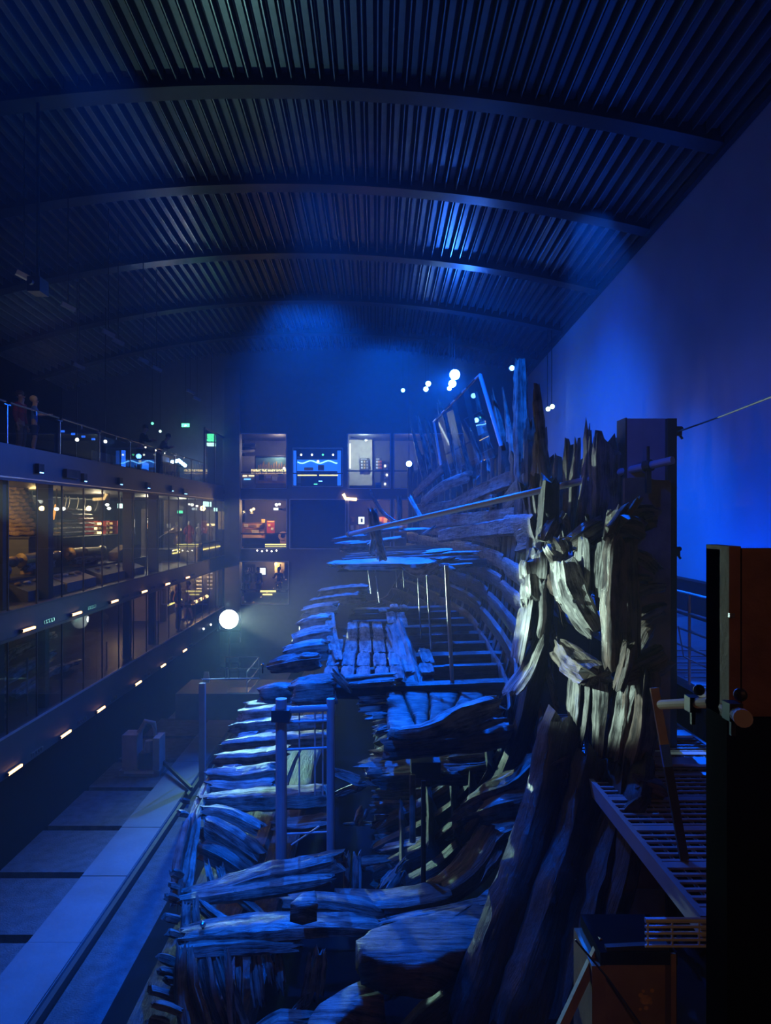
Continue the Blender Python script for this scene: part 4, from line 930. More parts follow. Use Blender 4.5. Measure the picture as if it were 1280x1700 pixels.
MB().box(c, (.26, .4, .3)).build('body', M['dark'], t); MB().lathe([(.06, 0), (.06, .08)], c + V((0, -.28, 0)), 10, Matrix.Rotation(math.radians(90), 3, 'X')).build('lens', M['iron'], t); MB().bar(c, V((c.x, c.y, zb(c.x, c.y) + .5)), .05, .05).build('hanger', M['iron'], t)
# tube frame with sheer panels above the far frames
t = R('tube_trestle', 'slanting tube frame with sheer hanging panels above the far frames', 'frame', P(812, 800, 18))
MB().tube([P(797, 622, 17), P(720, 700, 25)], .035, 10).build('top_tube', M['tube'], t); MB().tube([P(797, 622, 17), P(832, 740, 17)], .05, 10).build('leg_tube', M['tube'], t)
MB().tube([P(720, 700, 25), P(735, 790, 25)], .04, 8).build('leg_tube', M['tube'], t)
for i in range(4):
    a, c = P(797, 622, 17).lerp(P(720, 700, 25), .06 + i * .23), P(797, 622, 17).lerp(P(720, 700, 25), .2 + i * .23)
    dn = V((.45, .2, -1.9)); MB().prism([a, c, c + dn, a + dn], (.01, .01, 0)).build('sheer_panel', M['glass2'], t)
    MB().bar(a, c, .1, .05).build('fixing_clip', M['bsteel'], t)

# light bars on the gallery edges
for (h, ys, lb) in ((-2.33, (12.3, 14.65, 17.0, 19.45, 21.95, 24.4, 27.0), 'short glowing orange light bar under the edge of the middle gallery'), (-5.03, (11.7, 14.1, 16.4, 18.5, 21.4, 23.9, 26.6), 'short glowing orange light bar under the edge of the lower gallery')):
    for y in ys:
        t = R('light_bar', lb, 'light', (GX + .03, y, hz(h)), lb.split('light bar ')[1].replace('under', 'light bars under'))
        bk = MB().bb((GX + .01, y - .3, hz(h) - .04), (GX + .03, y + .3, hz(h) + .04)).build('backing', M['iron'], t)
        for yy in (y - .28, y + .28): MB().bar((GX + .03, yy, hz(h) - .03), (GX + .05, yy, hz(h) + .03), .03, .05).build('end_cap', M['iron'], bk)
        MB().bar((GX + .045, y - .27, hz(h)), (GX + .045, y + .27, hz(h)), .03, .045).build('tube', M['led'], t)
        t = R('vent_plate', 'small metal vent plate between the orange bars of the ' + ('middle' if h > -3 else 'lower') + ' gallery edge', 'vent', (GX + .02, y + 1.0, hz(h) + .03), 'vent plates of the ' + ('middle' if h > -3 else 'lower') + ' gallery edge')
        MB().bb((GX, y + .75, hz(h) - .01), (GX + .012, y + 1.25, hz(h) + .07)).build('plate', M['bsteel'], t)
        for i in range(4): MB().bar((GX + .015, y + .82 + i * .12, hz(h)), (GX + .015, y + .82 + i * .12, hz(h) + .06), .02, .006).build('louvre', M['iron'], t)
for i, (x, y, w_) in enumerate(((63, 778, .25), (117, 787, .75), (137, 793, .2), (197, 799, .25), (243, 806, .3), (283, 811, .2), (305, 816, .5), (372, 817, .25))):
    d = dX(x); c = P(x, y, d)
    t = R('fascia_speaker', 'wide black loudspeaker panel on the fascia of the top gallery' if w_ > .6 else 'small black box lamp on the fascia of the top gallery', 'speaker' if w_ > .6 else 'lamp', (GX + .05, c.y, c.z), None if w_ > .6 else 'box lamps on the top gallery fascia')
    MB().bb((GX, c.y - w_ / 2, c.z - .1), (GX + .08, c.y + w_ / 2, c.z + .1)).build('case', M['dark'], t)
    MB().bb((GX + .08, c.y - w_ / 3, c.z - .1), (GX + .085, c.y + w_ / 3, c.z - .08)).build('slot', M['bluedim'] if w_ < .6 else M['iron'], t)
# ------------------------------------------------------------------ people
def skin(name, joints, edges, m, parent, sub=1):
    me = bpy.data.meshes.new(name); me.from_pydata([j[0] for j in joints], edges, [])
    o = bpy.data.objects.new(name, me); COL.objects.link(o)
    md = o.modifiers.new('s', 'SKIN'); md.use_smooth_shade = True; md.branch_smoothing = .4
    for i, j in enumerate(joints):
        sv = me.skin_vertices[0].data[i]; sv.radius = (j[1], j[2] if len(j) > 2 else j[1]); sv.use_root = i == 0
    s2 = o.modifiers.new('u', 'SUBSURF'); s2.levels = sub; s2.render_levels = sub
    dg = bpy.context.evaluated_depsgraph_get(); new = bpy.data.meshes.new_from_object(o.evaluated_get(dg))
    COL.objects.unlink(o); bpy.data.objects.remove(o)
    new.materials.clear(); new.materials.append(M[m])
    new.polygons.foreach_set('use_smooth', [True] * len(new.polygons))
    q = bpy.data.objects.new(name, new); COL.objects.link(q); q.parent = parent
    return q

def person(label, loc, H, facing, top, bottom, hair, shorts=False, stride=.0, lean=0.0, arms='down', bag=None, long_hair=False, group=None):
    """loc: between the feet; facing: angle of the look direction about z (0 = +y)"""
    t = thing('person', label, 'person', loc, group); t.rotation_euler = (0, 0, facing)
    def q(x, y, z):                     # unit figure -> metres, leaning forward from the hips
        if z > .52: y = y + (z - .52) * lean
        return (x * H, y * H, z * H)
    J = []; E = []
    def add(p, r, par=None, r2=None):
        J.append((q(*p), r * H, (r2 or r) * H))
        if par is not None: E.append((par, len(J) - 1))
        return len(J) - 1
    pel = add((0, 0, .53), .075, None, .055); sp = add((0, 0, .62), .065, pel, .05); ch = add((0, .0, .735), .08, sp, .058)
    nk = add((0, 0, .83), .030, ch); hd = add((0, .008, .875), .042, nk, .046); h2 = add((0, .006, .93), .048, hd, .058); add((0, 0, .975), .034, h2, .042)
    add((0, .068, .905), .010, hd)                                           # nose
    for s in (-1, 1): add((s * .052, 0, .91), .009, h2)                       # ears
    LEG = {}; ARM = {}
    for s in (-1, 1):
        st = stride * s
        hp = add((s * .05, 0, .49), .052, pel); kn = add((s * .052, st * .5 + .012, .28), .036, hp); cf = add((s * .053, st * .8 - .012, .19), .036, kn)
        an = add((s * .054, st - .012, .045), .021, cf); add((s * .058, st + .075, .018), .020, an, .014)
        LEG[s] = st
        sh = add((s * .105, 0, .80), .034, ch)
        if arms == 'forward' or (arms == 'one' and s == 1): el = (s * .13, .07, .66); wr = (s * .09, .20, .68); dv = (0, 1, .1)
        elif arms == 'hip': el = (s * .17, -.04, .66); wr = (s * .10, .05, .56); dv = (-s * .5, .6, -.3)
        else: el = (s * .135, -.015 + .05 * stride, .64); wr = (s * .142, .03 - .3 * st, .49); dv = (0, .2, -1)
        e1 = add(el, .026, sh); w1 = add(wr, .018, e1); dv = V(dv).normalized()
        pm = V(wr) + dv * .035; p1 = add(tuple(pm), .018, w1, .012)
        side = V((0, 1, 0)) if abs(dv.z) > .7 else V((1, 0, 0))
        for i, l in enumerate((.034, .042, .04, .03)):
            b0 = pm + side * (i - 1.5) * .011 + dv * .012; f1 = add(tuple(b0 + dv * l * .5), .0055, p1); add(tuple(b0 + dv * l + V((-s * .008, 0, 0))), .0045, f1)
        th = add(tuple(pm + side * .02 - dv * .012), .006, p1); add(tuple(pm + side * .03 + dv * .012), .005, th)
        ARM[s] = (el, wr)
    bd = skin('body', J, E, 'skin', t)
    # clothes follow the body
    J, E = [], []
    a = add((0, 0, .50), .082, None, .062); b_ = add((0, 0, .62), .074, a, .058); c = add((0, 0, .74), .088, b_, .066); add((0, 0, .815), .04, c)
    for s in (-1, 1):
        sh = add((s * .108, 0, .798), .042, c); el, wr = ARM[s]; e1 = add(el, .034, sh)
        if not shorts: add(tuple(V(el).lerp(V(wr), .85)), .026, e1)
    skin('shirt', J, E, top, t)
    J, E = [], []
    a = add((0, 0, .535), .08, None, .06)
    for s in (-1, 1):
        st = LEG[s]; h_ = add((s * .05, 0, .48), .06, a)
        k_ = add((s * .052, st * .5 + .012, .30), .047, h_)
        if not shorts: add((s * .054, st - .01, .06), .034, add((s * .053, st * .8 - .008, .19), .042, k_))
    skin('shorts' if shorts else 'trousers', J, E, bottom, t)
    for s in (-1, 1):
        b = MB(); b.ball(V(q(s * .056, LEG[s] + .03, .018)), .03 * H, (1, 2.2, .75)); o = link('shoe', b.v, b.f, M['blackcloth'], None, True); o.parent = t
        b = MB(); b.ball(V(q(s * .018, .058, .925)), .007 * H); o = link('eye', b.v, b.f, M['ink'], None, True); o.parent = bd
    b = MB(); b.ball(V(q(0, .046, .885)), .012 * H, (1.4, .5, .35)); o = link('mouth', b.v, b.f, M['redcloth'], None, True); o.parent = bd
    b = MB(); b.ball(V(q(0, -.014, .945)), .062 * H, (.92, 1.02, .92), 12, 8)
    if long_hair: b.ball(V(q(0, -.05, .87)), .05 * H, (1, .6, 1.7), 10, 7)
    o = link('hair', b.v, b.f, M[hair], None, True); o.parent = t
    if bag:
        b = MB(); b.ball(V(q(0, -.11, .70)), .085 * H, (1, .6, 1.35), 12, 8); o = link('backpack', b.v, b.f, M[bag], None, True); o.parent = t
    return t
pi = math.pi
x = P(34, 0, 18.0).x
person('dim adult in dark red shirt and brown trousers standing behind the glass balustrade', (x, 18.0, hz(1.42)), 1.78, -pi / 2, 'redcloth', 'carpet', 'hair', bag='navy')
person('blond child in bright blue shirt and dark shorts at the glass balustrade', (P(57, 0, 16.6).x, 16.6, hz(1.42)), 1.40, -pi / 2 + .4, 'bluecloth', 'navy', 'blonde', shorts=True, arms='one')
person('dim visitor in black leaning on the handrail of the top gallery', (P(232, 0, 23.5).x, 23.5, hz(1.42)), 1.62, -pi / 2, 'blackcloth', 'blackcloth', 'hair', lean=.3, arms='forward')
person('second dim visitor in grey bending by the handrail above the blue screen', (P(262, 0, 25).x, 25, hz(1.42)), 1.5, -pi / 2, 'char', 'blackcloth', 'hair', lean=.6, arms='forward')
person('visitor with fair hair, orange top and blue jeans at the lower gallery glass', (P(296, 0, 26.4).x, 26.4, hz(-4.3)), 1.86, -pi / 2, 'orangecloth', 'denim', 'blonde', arms='hip', bag='navy', long_hair=True)
person('visitor in beige shirt and shorts walking inside the lower gallery', (P(312, 0, 29.4).x, 29.4, hz(-4.3)), 1.6, 2.2, 'tan', 'blackcloth', 'hair', shorts=True, stride=.09)
for (px, fc, l) in ((410, .3, 'dark silhouetted visitor beside the numbered wall sign in the far lower room'), (429, -.6, 'dark silhouetted visitor in front of the white screen in the far lower room'), (463, 2.6, 'dark silhouetted visitor under the arched poster in the far lower room')):
    person(l, (P(px, 0, 36.6).x, 36.6, P(0, 1005, YE).z), 1.66, fc, 'blackcloth', 'blackcloth', 'hair', arms='one' if px == 463 else 'down')

# ------------------------------------------------------------------ things in the galleries and the end rooms
def board(name, label, cat, px0, px1, py0, py1, d, m, frame=None, th=.05):
    a, c = P(px0, py1, d), P(px1, py0, d); t = thing(name, label, cat, V(((a.x + c.x) / 2, d, a.z)))
    MB().bb((a.x, d, a.z), (c.x, d + th, c.z)).build('panel', M[m], t)
    if frame:
        f = MB()
        for (p, q_) in (((a.x, a.z), (a.x, c.z)), ((c.x, a.z), (c.x, c.z)), ((a.x, a.z), (c.x, a.z)), ((a.x, c.z), (c.x, c.z))): f.bar((p[0], d, p[1]), (q_[0], d, q_[1]), .06, .06)
        f.build('frame', M[frame], t)
    if d >= 36 and name not in ('strip_bench',): MB().bb(((a.x + c.x) / 2 - .04, d + th, (a.z + c.z) / 2 - .04), ((a.x + c.x) / 2 + .04, 38.5, (a.z + c.z) / 2 + .04)).build('wall_mount', M['iron'], t)
    return t
def bits(t, d, items, nm='print'):
    for (x0, x1, y0, y1, m) in items: MB().bb(P(x0, y1, d), P(x1, y0, d) + V((0, .01, 0))).build(nm, M[m], t)
RX = (math.pi / 2, 0, 0)
# far upper left: film mural with its title
t = board('film_mural', 'big teal and sand film poster wall with an amber title in the far upper room', 'poster', 424, 500, 757, 803, 36.8, 'teal', 'iron')
a = P(424, 803, 36.78); c = P(500, 783, 36.78); MB().bb((a.x, 36.77, a.z), (c.x, 36.79, c.z)).build('lower_print', M['beige'], t)
text('DIVING THE MARY ROSE 4D', .24, P(417, 785.5, 36.72), RX, M['warm'], t, sc_=(.62, 1.2, 1))
for i in range(16):
    x = 430 + i * 2.9; hgt = 6 + (i * 37 % 7); MB().bar(P(x, 778, 36.76), P(x + (i % 3 - 1), 778 - hgt, 36.76), .05, .02, (0, 1, 0)).build('reed_print', M['gold'], t)
bits(t, 36.74, [(430, 438, 788, 797, 'ink'), (442, 450, 789, 794, 'paper'), (452, 460, 791, 798, 'paper'), (428, 474, 799.5, 801, 'orange'), (462, 470, 786, 789, 'teal')])
t = board('dark_partition', 'dark curved partition with spotlights beside the film poster wall', 'partition', 400, 424, 757, 811, 37.4, 'grey'); bits(t, 37.35, [(403, 410, 789, 791, 'warm'), (413, 422, 789, 790.5, 'warm'), (405, 416, 795, 796, 'bluedim')], 'lamp')
t = board('ceiling_duct', 'dark duct and pipes under the ceiling above the film poster wall', 'duct', 400, 424, 736, 742, 36.4, 'grey'); MB().tube([P(400, 750, 36), P(422, 748, 36.4)], .08).build('pipe', M['grey'], t)
# blue display case
t = board('screen_case', 'blue glowing wave screen in a wide case at the far upper level', 'screen', 492, 563, 762, 783, 35.2, 'wave', 'slab')
pts = [P(494 + i * 4.2, 767 + 2.2 * math.sin(i * .9), 35.15) for i in range(17)]; MB().tube(pts, .03, 6).build('wave_line', M['bluedim'], t)
bits(t, 35.12, [(505, 520, 776, 781, 'beige'), (528, 538, 772, 781, 'rust')], 'ship_print')
bits(t, 34.9, [(487, 492, 748, 806, 'bluestrip'), (560, 566, 748, 806, 'bluestrip')], 'side_light'); bits(t, 34.9, [(494, 526, 788, 790, 'ledy'), (530, 561, 788, 790, 'ledy')], 'strip_light')
for x_, m_ in ((500, 'white'), (518, 'white'), (536, 'green'), (553, 'white')): MB().ball(P(x_, 755, 34.8), .05).build('downlight', M[m_], t)
MB().ball(P(528, 766, 35.05), .07).build('moon', M['screen'], t)
bits(t, 34.8, [(521, 527, 803, 804.5, 'green'), (529, 535, 798, 799.5, 'bluedim')], 'signal')
# upper right room
t = board('lit_partition', 'pale green-lit wall with a tall white light slot in the far upper room', 'wall panel', 578, 618, 722, 806, 38.0, 'cream'); bits(t, 37.9, [(579, 582.5, 736, 778, 'screen')], 'light_slot')
for (x0, x1, lb) in ((598, 613, 'black text panel with white print on the pale green-lit wall'), (623, 634, 'black text panel with red print beside the blue mullion')):
    t = board('text_panel', lb, 'sign', x0, x1, 760, 781, 37.7, 'ink')
    bits(t, 37.66, [(x0 + 1, x1 - 4, 761.5, 762.5, 'paper')] + [(x0 + 1.5 + (i % 3) * (x1 - x0) / 3.4, x0 + 4 + (i % 3) * (x1 - x0) / 3.4, 765 + (i // 3) * 5, 768 + (i // 3) * 5, ('paper', 'gold', 'grey')[i % 3] if x0 < 600 else ('paper', 'orange', 'red')[i % 3]) for i in range(9)])
t = board('blue_chair', 'small blue seat below the red text panel', 'chair', 623, 633, 801, 811, 36, 'bluecloth'); MB().bb(P(623, 806, 35.5), P(633, 805, 36)).build('seat', M['bluecloth'], t)
t = board('glass_shelf', 'rack of small shiny objects beside the blue mullion', 'shelf', 637, 645, 770, 808, 36.2, 'grey'); bits(t, 36.15, [(638 + (i % 2) * 3, 640.5 + (i % 2) * 3, 772 + i * 5, 775 + i * 5, ('white', 'paper', 'orange')[i % 3]) for i in range(7)], 'object')
c = P(598, 728, 36.5); t = thing('ceiling_spot', 'black ceiling spotlight above the pale green-lit wall', 'spotlight', c); MB().bar(c + V((-.5, 0, .05)), c + V((.2, 0, -.05)), .1, .1).build('arm', M['dark'], t); MB().ball(c + V((.3, 0, -.05)), .09).build('head', M['grey'], t)
# far middle left: amber display
t = board('display_wall', 'amber-lit display wall with shelves and small objects in the far middle room', 'display', 402, 440, 868, 893, 37.6, 'orange', 'rust')
bits(t, 37.5, [(404, 438, 876, 877, 'rust'), (405, 412, 870, 875, 'bone'), (414, 424, 871, 875, 'bronze'), (426, 436, 870, 876, 'gold'), (406, 416, 879, 886, 'bronze'), (418, 430, 880, 887, 'bone'), (432, 438, 878, 886, 'gold'), (403, 434, 888, 893, 'gold')], 'object')
t = board('red_banner', 'tall red banner with pale print in the amber-lit far middle room', 'banner', 442, 457, 863, 887, 37.2, 'red', 'iron'); bits(t, 37.15, [(444, 455, 865, 867, 'gold'), (445, 449, 870, 874, 'gold'), (450, 454, 876, 880, 'paper')])
t = board('strip_bench', 'long bench with glowing yellow strip in the far middle room', 'bench', 404, 477, 904, 911, 35.6, 'dark'); bits(t, 35.55, [(440, 476, 903, 905, 'ledy'), (440, 476, 907, 908, 'ledy')], 'strip_light')
t = board('exit_box', 'glowing white box sign under the ceiling of the amber-lit room', 'sign', 454, 462, 843, 847, 36.4, 'screen'); MB().ball(P(459, 838, 36.2), .08).build('lamp', M['white'], t); MB().ball(P(464, 837, 36.2), .06).build('lamp', M['white'], t)
t = board('label_plate', 'small gold label plate hanging in the amber-lit room', 'sign', 434, 440, 862, 868, 37.0, 'gold')
c = P(470, 890, 36.8); t = thing('fibre_coil', 'pale coil of rope on a stand at the edge of the amber-lit room', 'rope', c + V((0, 0, -.5)))
for r_ in (.22, .16): MB().torus(c, r_, .04, 18, 7, Matrix.Rotation(1.2, 3, 'X')).build('coil', M['rope'], t)
MB().bb(P(465, 911, 36.7), P(476, 895, 37)).build('stand', M['gold'], t)
for i, (x_, y_) in enumerate(((417, 847), (421, 845))): c = P(x_, y_, 36.3); t = thing('ceiling_lamp', 'small amber ceiling lamp of the far middle room', 'lamp', c, 'amber ceiling lamps of the far middle room'); MB().ball(c, .07).build('bulb', M['warm'], t); MB().bar(c, c + V((0, 0, .3)), .03, .03).build('stem', M['iron'], t)
# far middle right
t = board('white_poster', 'white poster with a dark figure in the far middle room behind the upright timber', 'poster', 594, 606, 857, 871, 36.6, 'screen', 'iron'); bits(t, 36.5, [(599, 602, 861, 867, 'ink')])
t = board('red_display', 'orange and red display panels in the far middle room behind the thin curved strut', 'display', 624, 656, 858, 869, 36.8, 'red'); bits(t, 36.7, [(626, 634, 859, 866, 'orange'), (637, 643, 860, 868, 'gold'), (647, 654, 861, 866, 'orange')])
t = board('red_figure', 'small orange figure display at the left of the white poster', 'display', 582, 590, 858, 869, 36.8, 'rust'); bits(t, 36.7, [(584, 588, 859, 866, 'orange')])
t = board('timber_shelf', 'lit brown shelf along the back of the far middle room', 'shelf', 580, 700, 870, 885, 37.6, 'carpet'); bits(t, 37.5, [(582 + i * 9, 587 + i * 9, 872, 880, ('bone', 'bronze', 'rust')[i % 3]) for i in range(12)], 'object')
o = MB().tube([P(570, 820, 33.93), P(574, 828, 33.93), P(592, 829, 33.93)], .07, 8).build('lit_bracket', M['warm']); tag(o, 'glowing amber bracket at the edge between the two far levels', 'lamp')
for (x_, y_) in ((701, 833), (706, 829)): c = P(x_, y_, 35.5); t = thing('far_lamp', 'amber lamp seen through the far frames in the middle room', 'lamp', c, 'amber lamps seen through the far frames'); MB().ball(c, .09).build('bulb', M['white'], t); MB().bar(c, c + V((0, 0, .3)), .03, .03).build('stem', M['iron'], t)
# far lower left
t = board('numbered_sign', 'dark wall sign with pale numerals in the far lower room', 'sign', 404, 424, 937, 952, 37.8, 'ink'); text('501', .34, P(406, 949, 37.75), RX, M['gold'], t)
t = board('white_screen', 'bright white wall screen in the far lower room', 'screen', 430, 442, 942, 955, 37.8, 'screen', 'iron')
t = board('arched_poster', 'pale arched poster in the far lower room', 'poster', 456, 472, 934, 960, 37.9, 'beige'); bits(t, 37.85, [(459, 464, 936, 942, 'gold'), (466, 470, 945, 952, 'bronze')])
t = board('low_bench', 'low bench with glowing yellow strip in the far lower room', 'bench', 405, 478, 984, 1000, 35.4, 'grey'); bits(t, 35.35, [(432, 458, 980, 983, 'ledy'), (436, 452, 986, 988, 'ledy'), (410, 420, 981, 984, 'gold'), (466, 474, 978, 983, 'gold')], 'strip_light')
for i in range(5): c = P(427 + i * 8, 914 + (i % 2), 33.9); t = thing('edge_light', 'tiny white edge light below the amber-lit room', 'lamp', c, 'edge lights below the amber-lit room'); MB().ball(c, .035).build('bulb', M['white'], t); MB().box(c + V((0, .04, 0)), (.08, .04, .05)).build('clip', M['iron'], t)

# ---- left gallery, top level
def GP(px, py, X): return P(px, py, -X * F / (VX - px))
t = thing('exit_sign', 'green running-man exit sign hanging over the top gallery', 'sign', GP(308, 706, -8.9)); c = GP(308, 706, -8.9)
MB().box(c, (.36, .04, .16)).build('panel', M['green'], t); MB().ball(c + V((0, -.04, -.02)), .035, (1, .4, 1)).bar(c + V((-.05, -.03, -.06)), c + V((.05, -.03, .0)), .03, .02).build('pictogram', M['screen'], t); MB().bar(c + V((0, 0, .08)), V((c.x, c.y, zb(c.x, c.y) + .5)), .02, .02).build('hanger', M['iron'], t)
for (x_, y_, m_, l) in ((253, 703, 'green', 'small green signal lamp left of the exit sign'), (266, 716, 'greenw', 'tiny mint signal lamp below the green signal lamp'), (128, 730, 'white', 'small white downlight behind the balustrade near the child'), (175, 733, 'white', 'small warm downlight behind the balustrade above the pale screens')):
    c = GP(x_, y_, -10); t = thing('signal_lamp', l, 'lamp', c); MB().ball(c, .06).build('bulb', M[m_], t); MB().bar(c, V((c.x, c.y, zb(c.x, c.y) + .5)), .02, .02).build('stem', M['iron'], t)
c = GP(104, 716, -11); t = thing('blue_lamp_row', 'row of small blue lamps behind the top balustrade', 'lamp', c)
for i in range(4): MB().box(c + V((i * .24, .3 * i, -.06 * i)), (.12, .05, .07)).build('lamp', M['bluestrip'], t)
MB().bar(c + V((.3, .4, -.12)), V((c.x + .3, c.y + .4, hz(1.42))), .04, .04).build('stand', M['iron'], t)
t = thing('blue_screen', 'wide blue projection screen standing on the top gallery', 'screen', GP(252, 790, -9.2)); a, c = GP(229, 788, -9.2), GP(281, 760, -9.2)
MB().bb((-9.25, a.y, hz(1.42)), (-9.2, c.y, c.z)).build('panel', M['navy'], t); MB().tube([V((-9.15, a.y + (c.y - a.y) * i / 10, a.z + .35 + .06 * math.sin(i))) for i in range(11)], .13, 8).build('wave_image', M['wave'], t)
for i in range(3): MB().ball(V((-9.1, a.y + .6 + i * 1.3, c.z + .12)), .03).build('lamp', M['white'], t)
t = thing('blue_pillar', 'slim glowing blue pillar beside the pale screens on the top gallery', 'lamp', GP(205, 775, -9.2)); c = GP(205, 775, -9.2); MB().bb((c.x - .05, c.y - .08, hz(1.42)), (c.x + .05, c.y + .08, hz(2.4))).build('tube', M['bluestrip'], t); MB().bb((c.x - .08, c.y - .1, hz(1.42)), (c.x + .08, c.y + .1, hz(1.5))).build('base', M['iron'], t)
t = thing('pale_screens', 'pair of low pale grey panels leaning behind the top balustrade', 'panel', GP(178, 770, -8.6)); 
for (x0, x1) in ((154, 184), (187, 199)): a, c = GP(x0, 770, -8.6), GP(x1, 770, -8.6); MB().bb((-8.65, a.y, hz(1.42)), (-8.6, c.y, hz(2.0))).build('panel', M['grey'], t)
c = GP(297, 770, -9); t = thing('blue_chandelier', 'cluster of bright blue lamps over the top gallery counter', 'lamp', c)
for i in range(7): MB().ball(c + V((0, (i - 3) * .35, .05 * (3 - abs(i - 3)))), .08).build('bulb', M['bluelamp'], t)
MB().bar(c + V((0, -1.2, .12)), c + V((0, 1.2, .12)), .05, .05).build('bar', M['iron'], t)
t = thing('ticket_counter', 'lit brown counter with vertical slats on the top gallery', 'counter', (-8.45, 28.5, hz(1.42)))
for i in range(9): MB().bb((-8.5, 26.6 + i * .42, hz(1.42)), (-8.35, 26.9 + i * .42, hz(2.1))).build('slat', M['beige'], t)
MB().bb((-8.65, 26.5, hz(2.1)), (-8.3, 30.5, hz(2.16))).build('top', M['rust'], t)
t = thing('green_sign_box', 'stacked green and white light box behind the end glass of the top gallery', 'sign', GP(351, 740, -7.6)); c = GP(351, 738, -7.6)
MB().box(c, (.35, .3, .14)).build('white_box', M['greenw'], t); MB().box(c + V((0, 0, .2)), (.35, .3, .1)).build('green_box', M['green'], t); MB().box(c + V((0, 0, .38)), (.32, .3, .2)).build('upper_box', M['green'], t); MB().bar(c, V((c.x, c.y, zb(c.x, c.y) + .5)), .03, .03).build('hanger', M['iron'], t)
point((-6.9, 14.6, hz(3.6)), (1, .86, .7), 16, .1)
point((-8.6, 31.5, hz(3.2)), (1, .8, .5), 22, .1); point((-9.2, 24.5, hz(2.6)), (.1, .3, 1), 5, .2)
# ---- left gallery, middle level: exhibits behind the glass
ZM = hz(-1.86)
def plinth(name, label, X, y0, y1, w_, z, m='char', cat='plinth'):
    t = thing(name, label, cat, (X, (y0 + y1) / 2, ZM))
    MB().bb((X - w_ / 2, y0, ZM), (X + w_ / 2, y1, z - .05)).build('base', M[m], t); MB().bb((X - w_ / 2 - .04, y0 - .04, z - .05), (X + w_ / 2 + .04, y1 + .04, z)).build('top', M['dark'], t)
    return t
# tall stack of coiled rope
c = GP(22, 885, -9.75)
plinth('display_plinth', 'dark plinth under the tall rope stack', -9.8, c.y - 1.0, c.y + 1.0, 1.9, hz(-.52))
t = thing('rope_stack', 'tall tapering stack of thick rope coils behind the gallery glass', 'rope', (-9.8, c.y, hz(-.52)))
for i in range(12): MB().tube([V((-9.8 + (.82 - i * .042) * math.cos(k_ * pi / 28), c.y + (.82 - i * .042) * math.sin(k_ * pi / 28), hz(-.52) + .07 + i * .108 + .012 * math.sin(k_ * 1.7))) for k_ in range(57)], [(.07, .052, .045, .06)[(k_ + i) % 4] for k_ in range(57)], 8).build('coil', M['rope'], t)
MB().lathe([(.6, 0), (.28, 1.25)], (-9.8, c.y, hz(-.50)), 16).build('core', M['rust'], t)
# long bench with planks
plinth('display_bench', 'long dark display bench behind the gallery glass', -9.4, 20.2, 24.6, .9, hz(-.62))
t = thing('timber_rack', 'rack of salvaged brown planks with a triangular board above the long bench', 'planks', (-9.6, 22.5, hz(-.62)))
for i in range(6): timber('plank', [V((-9.6, 21.2 + .15 * i, hz(-.5 + i * .14))), V((-9.6, 24.2 - .12 * i, hz(-.5 + i * .14)))], .3, .07, t, 'oak3', n=8, seg=.6, rough=.02)
MB().prism([V((-9.4, 20.6, hz(-.1))), V((-9.4, 22.4, hz(-.1))), V((-9.4, 20.8, hz(.35)))], (.08, 0, 0)).build('triangular_board', M['rope'], t)
for y in (21.3, 23.8): MB().bar((-9.78, y, hz(-.62)), (-9.78, y, hz(.35)), .06, .06).build('upright', M['iron'], t)
# cannons on beds
def cannon(label, X, y0, y1, z, r, m):
    t = thing('ship_cannon', label, 'cannon', (X, (y0 + y1) / 2, z - r - .18)); L = y1 - y0
    Mx = Matrix.Rotation(math.radians(-90), 3, 'X')
    MB().lathe([(r * .3, -.12), (r * .5, -.06), (r * .45, 0), (r * 1.15, .02), (r * 1.15, .1), (r, .14), (r * .95, L * .35), (r * 1.05, L * .37), (r * .85, L * .4), (r * .72, L * .9), (r * .95, L * .95), (r * .9, L), (r * .45, L)], (X, y0, z), 18, Mx).build('barrel', M[m], t)
    timber('bed', [V((X, y0 + .1, z - r - .05)), V((X, y1 - L * .2, z - r - .05))], r * 2.6, .2, t, 'oak3', n=8)
    for yy in (y0 + L * .2, y0 + L * .6): MB().bar((X - r * 1.3, yy, z - r - .165), (X + r * 1.3, yy, z - r - .165), .12, .13).build('chock', M['rope'], t)
    return t
plinth('low_plinth', 'low dark plinth carrying the bronze and iron cannons', -8.45, 15.0, 25.2, .66, hz(-1.42))
cannon('golden bronze cannon lying on a wooden bed behind the gallery glass', -8.45, 19.6, 22.0, hz(-1.04), .15, 'bronze')
cannon('short bronze cannon lying behind the first dark pillar', -8.45, 16.9, 18.9, hz(-1.04), .14, 'bronze')
cannon('dull iron cannon on a bed next to the corner of the bench', -8.45, 15.1, 16.6, hz(-1.06), .14, 'rope')
t = thing('gun_carriage', 'box-shaped wooden gun carriage side with a wedge on the low plinth', 'gun carriage', (-8.45, 23.7, hz(-1.42)))
MB().prism([V((-8.5, 22.6, hz(-1.42))), V((-8.5, 24.8, hz(-1.42))), V((-8.5, 24.8, hz(-1.0))), V((-8.5, 23.6, hz(-.95))), V((-8.5, 22.6, hz(-1.15)))], (.3, 0, 0)).build('cheek', M['rope'], t)
MB().prism([V((-8.5, 24.3, hz(-1.0))), V((-8.5, 24.6, hz(-1.0))), V((-8.5, 24.45, hz(-.75)))], (.15, 0, 0)).build('wedge', M['gold'], t)
MB().ball((-8.2, 23.7, hz(-1.2)), .06, (.3, 1, 1)).build('hub', M['iron'], t)
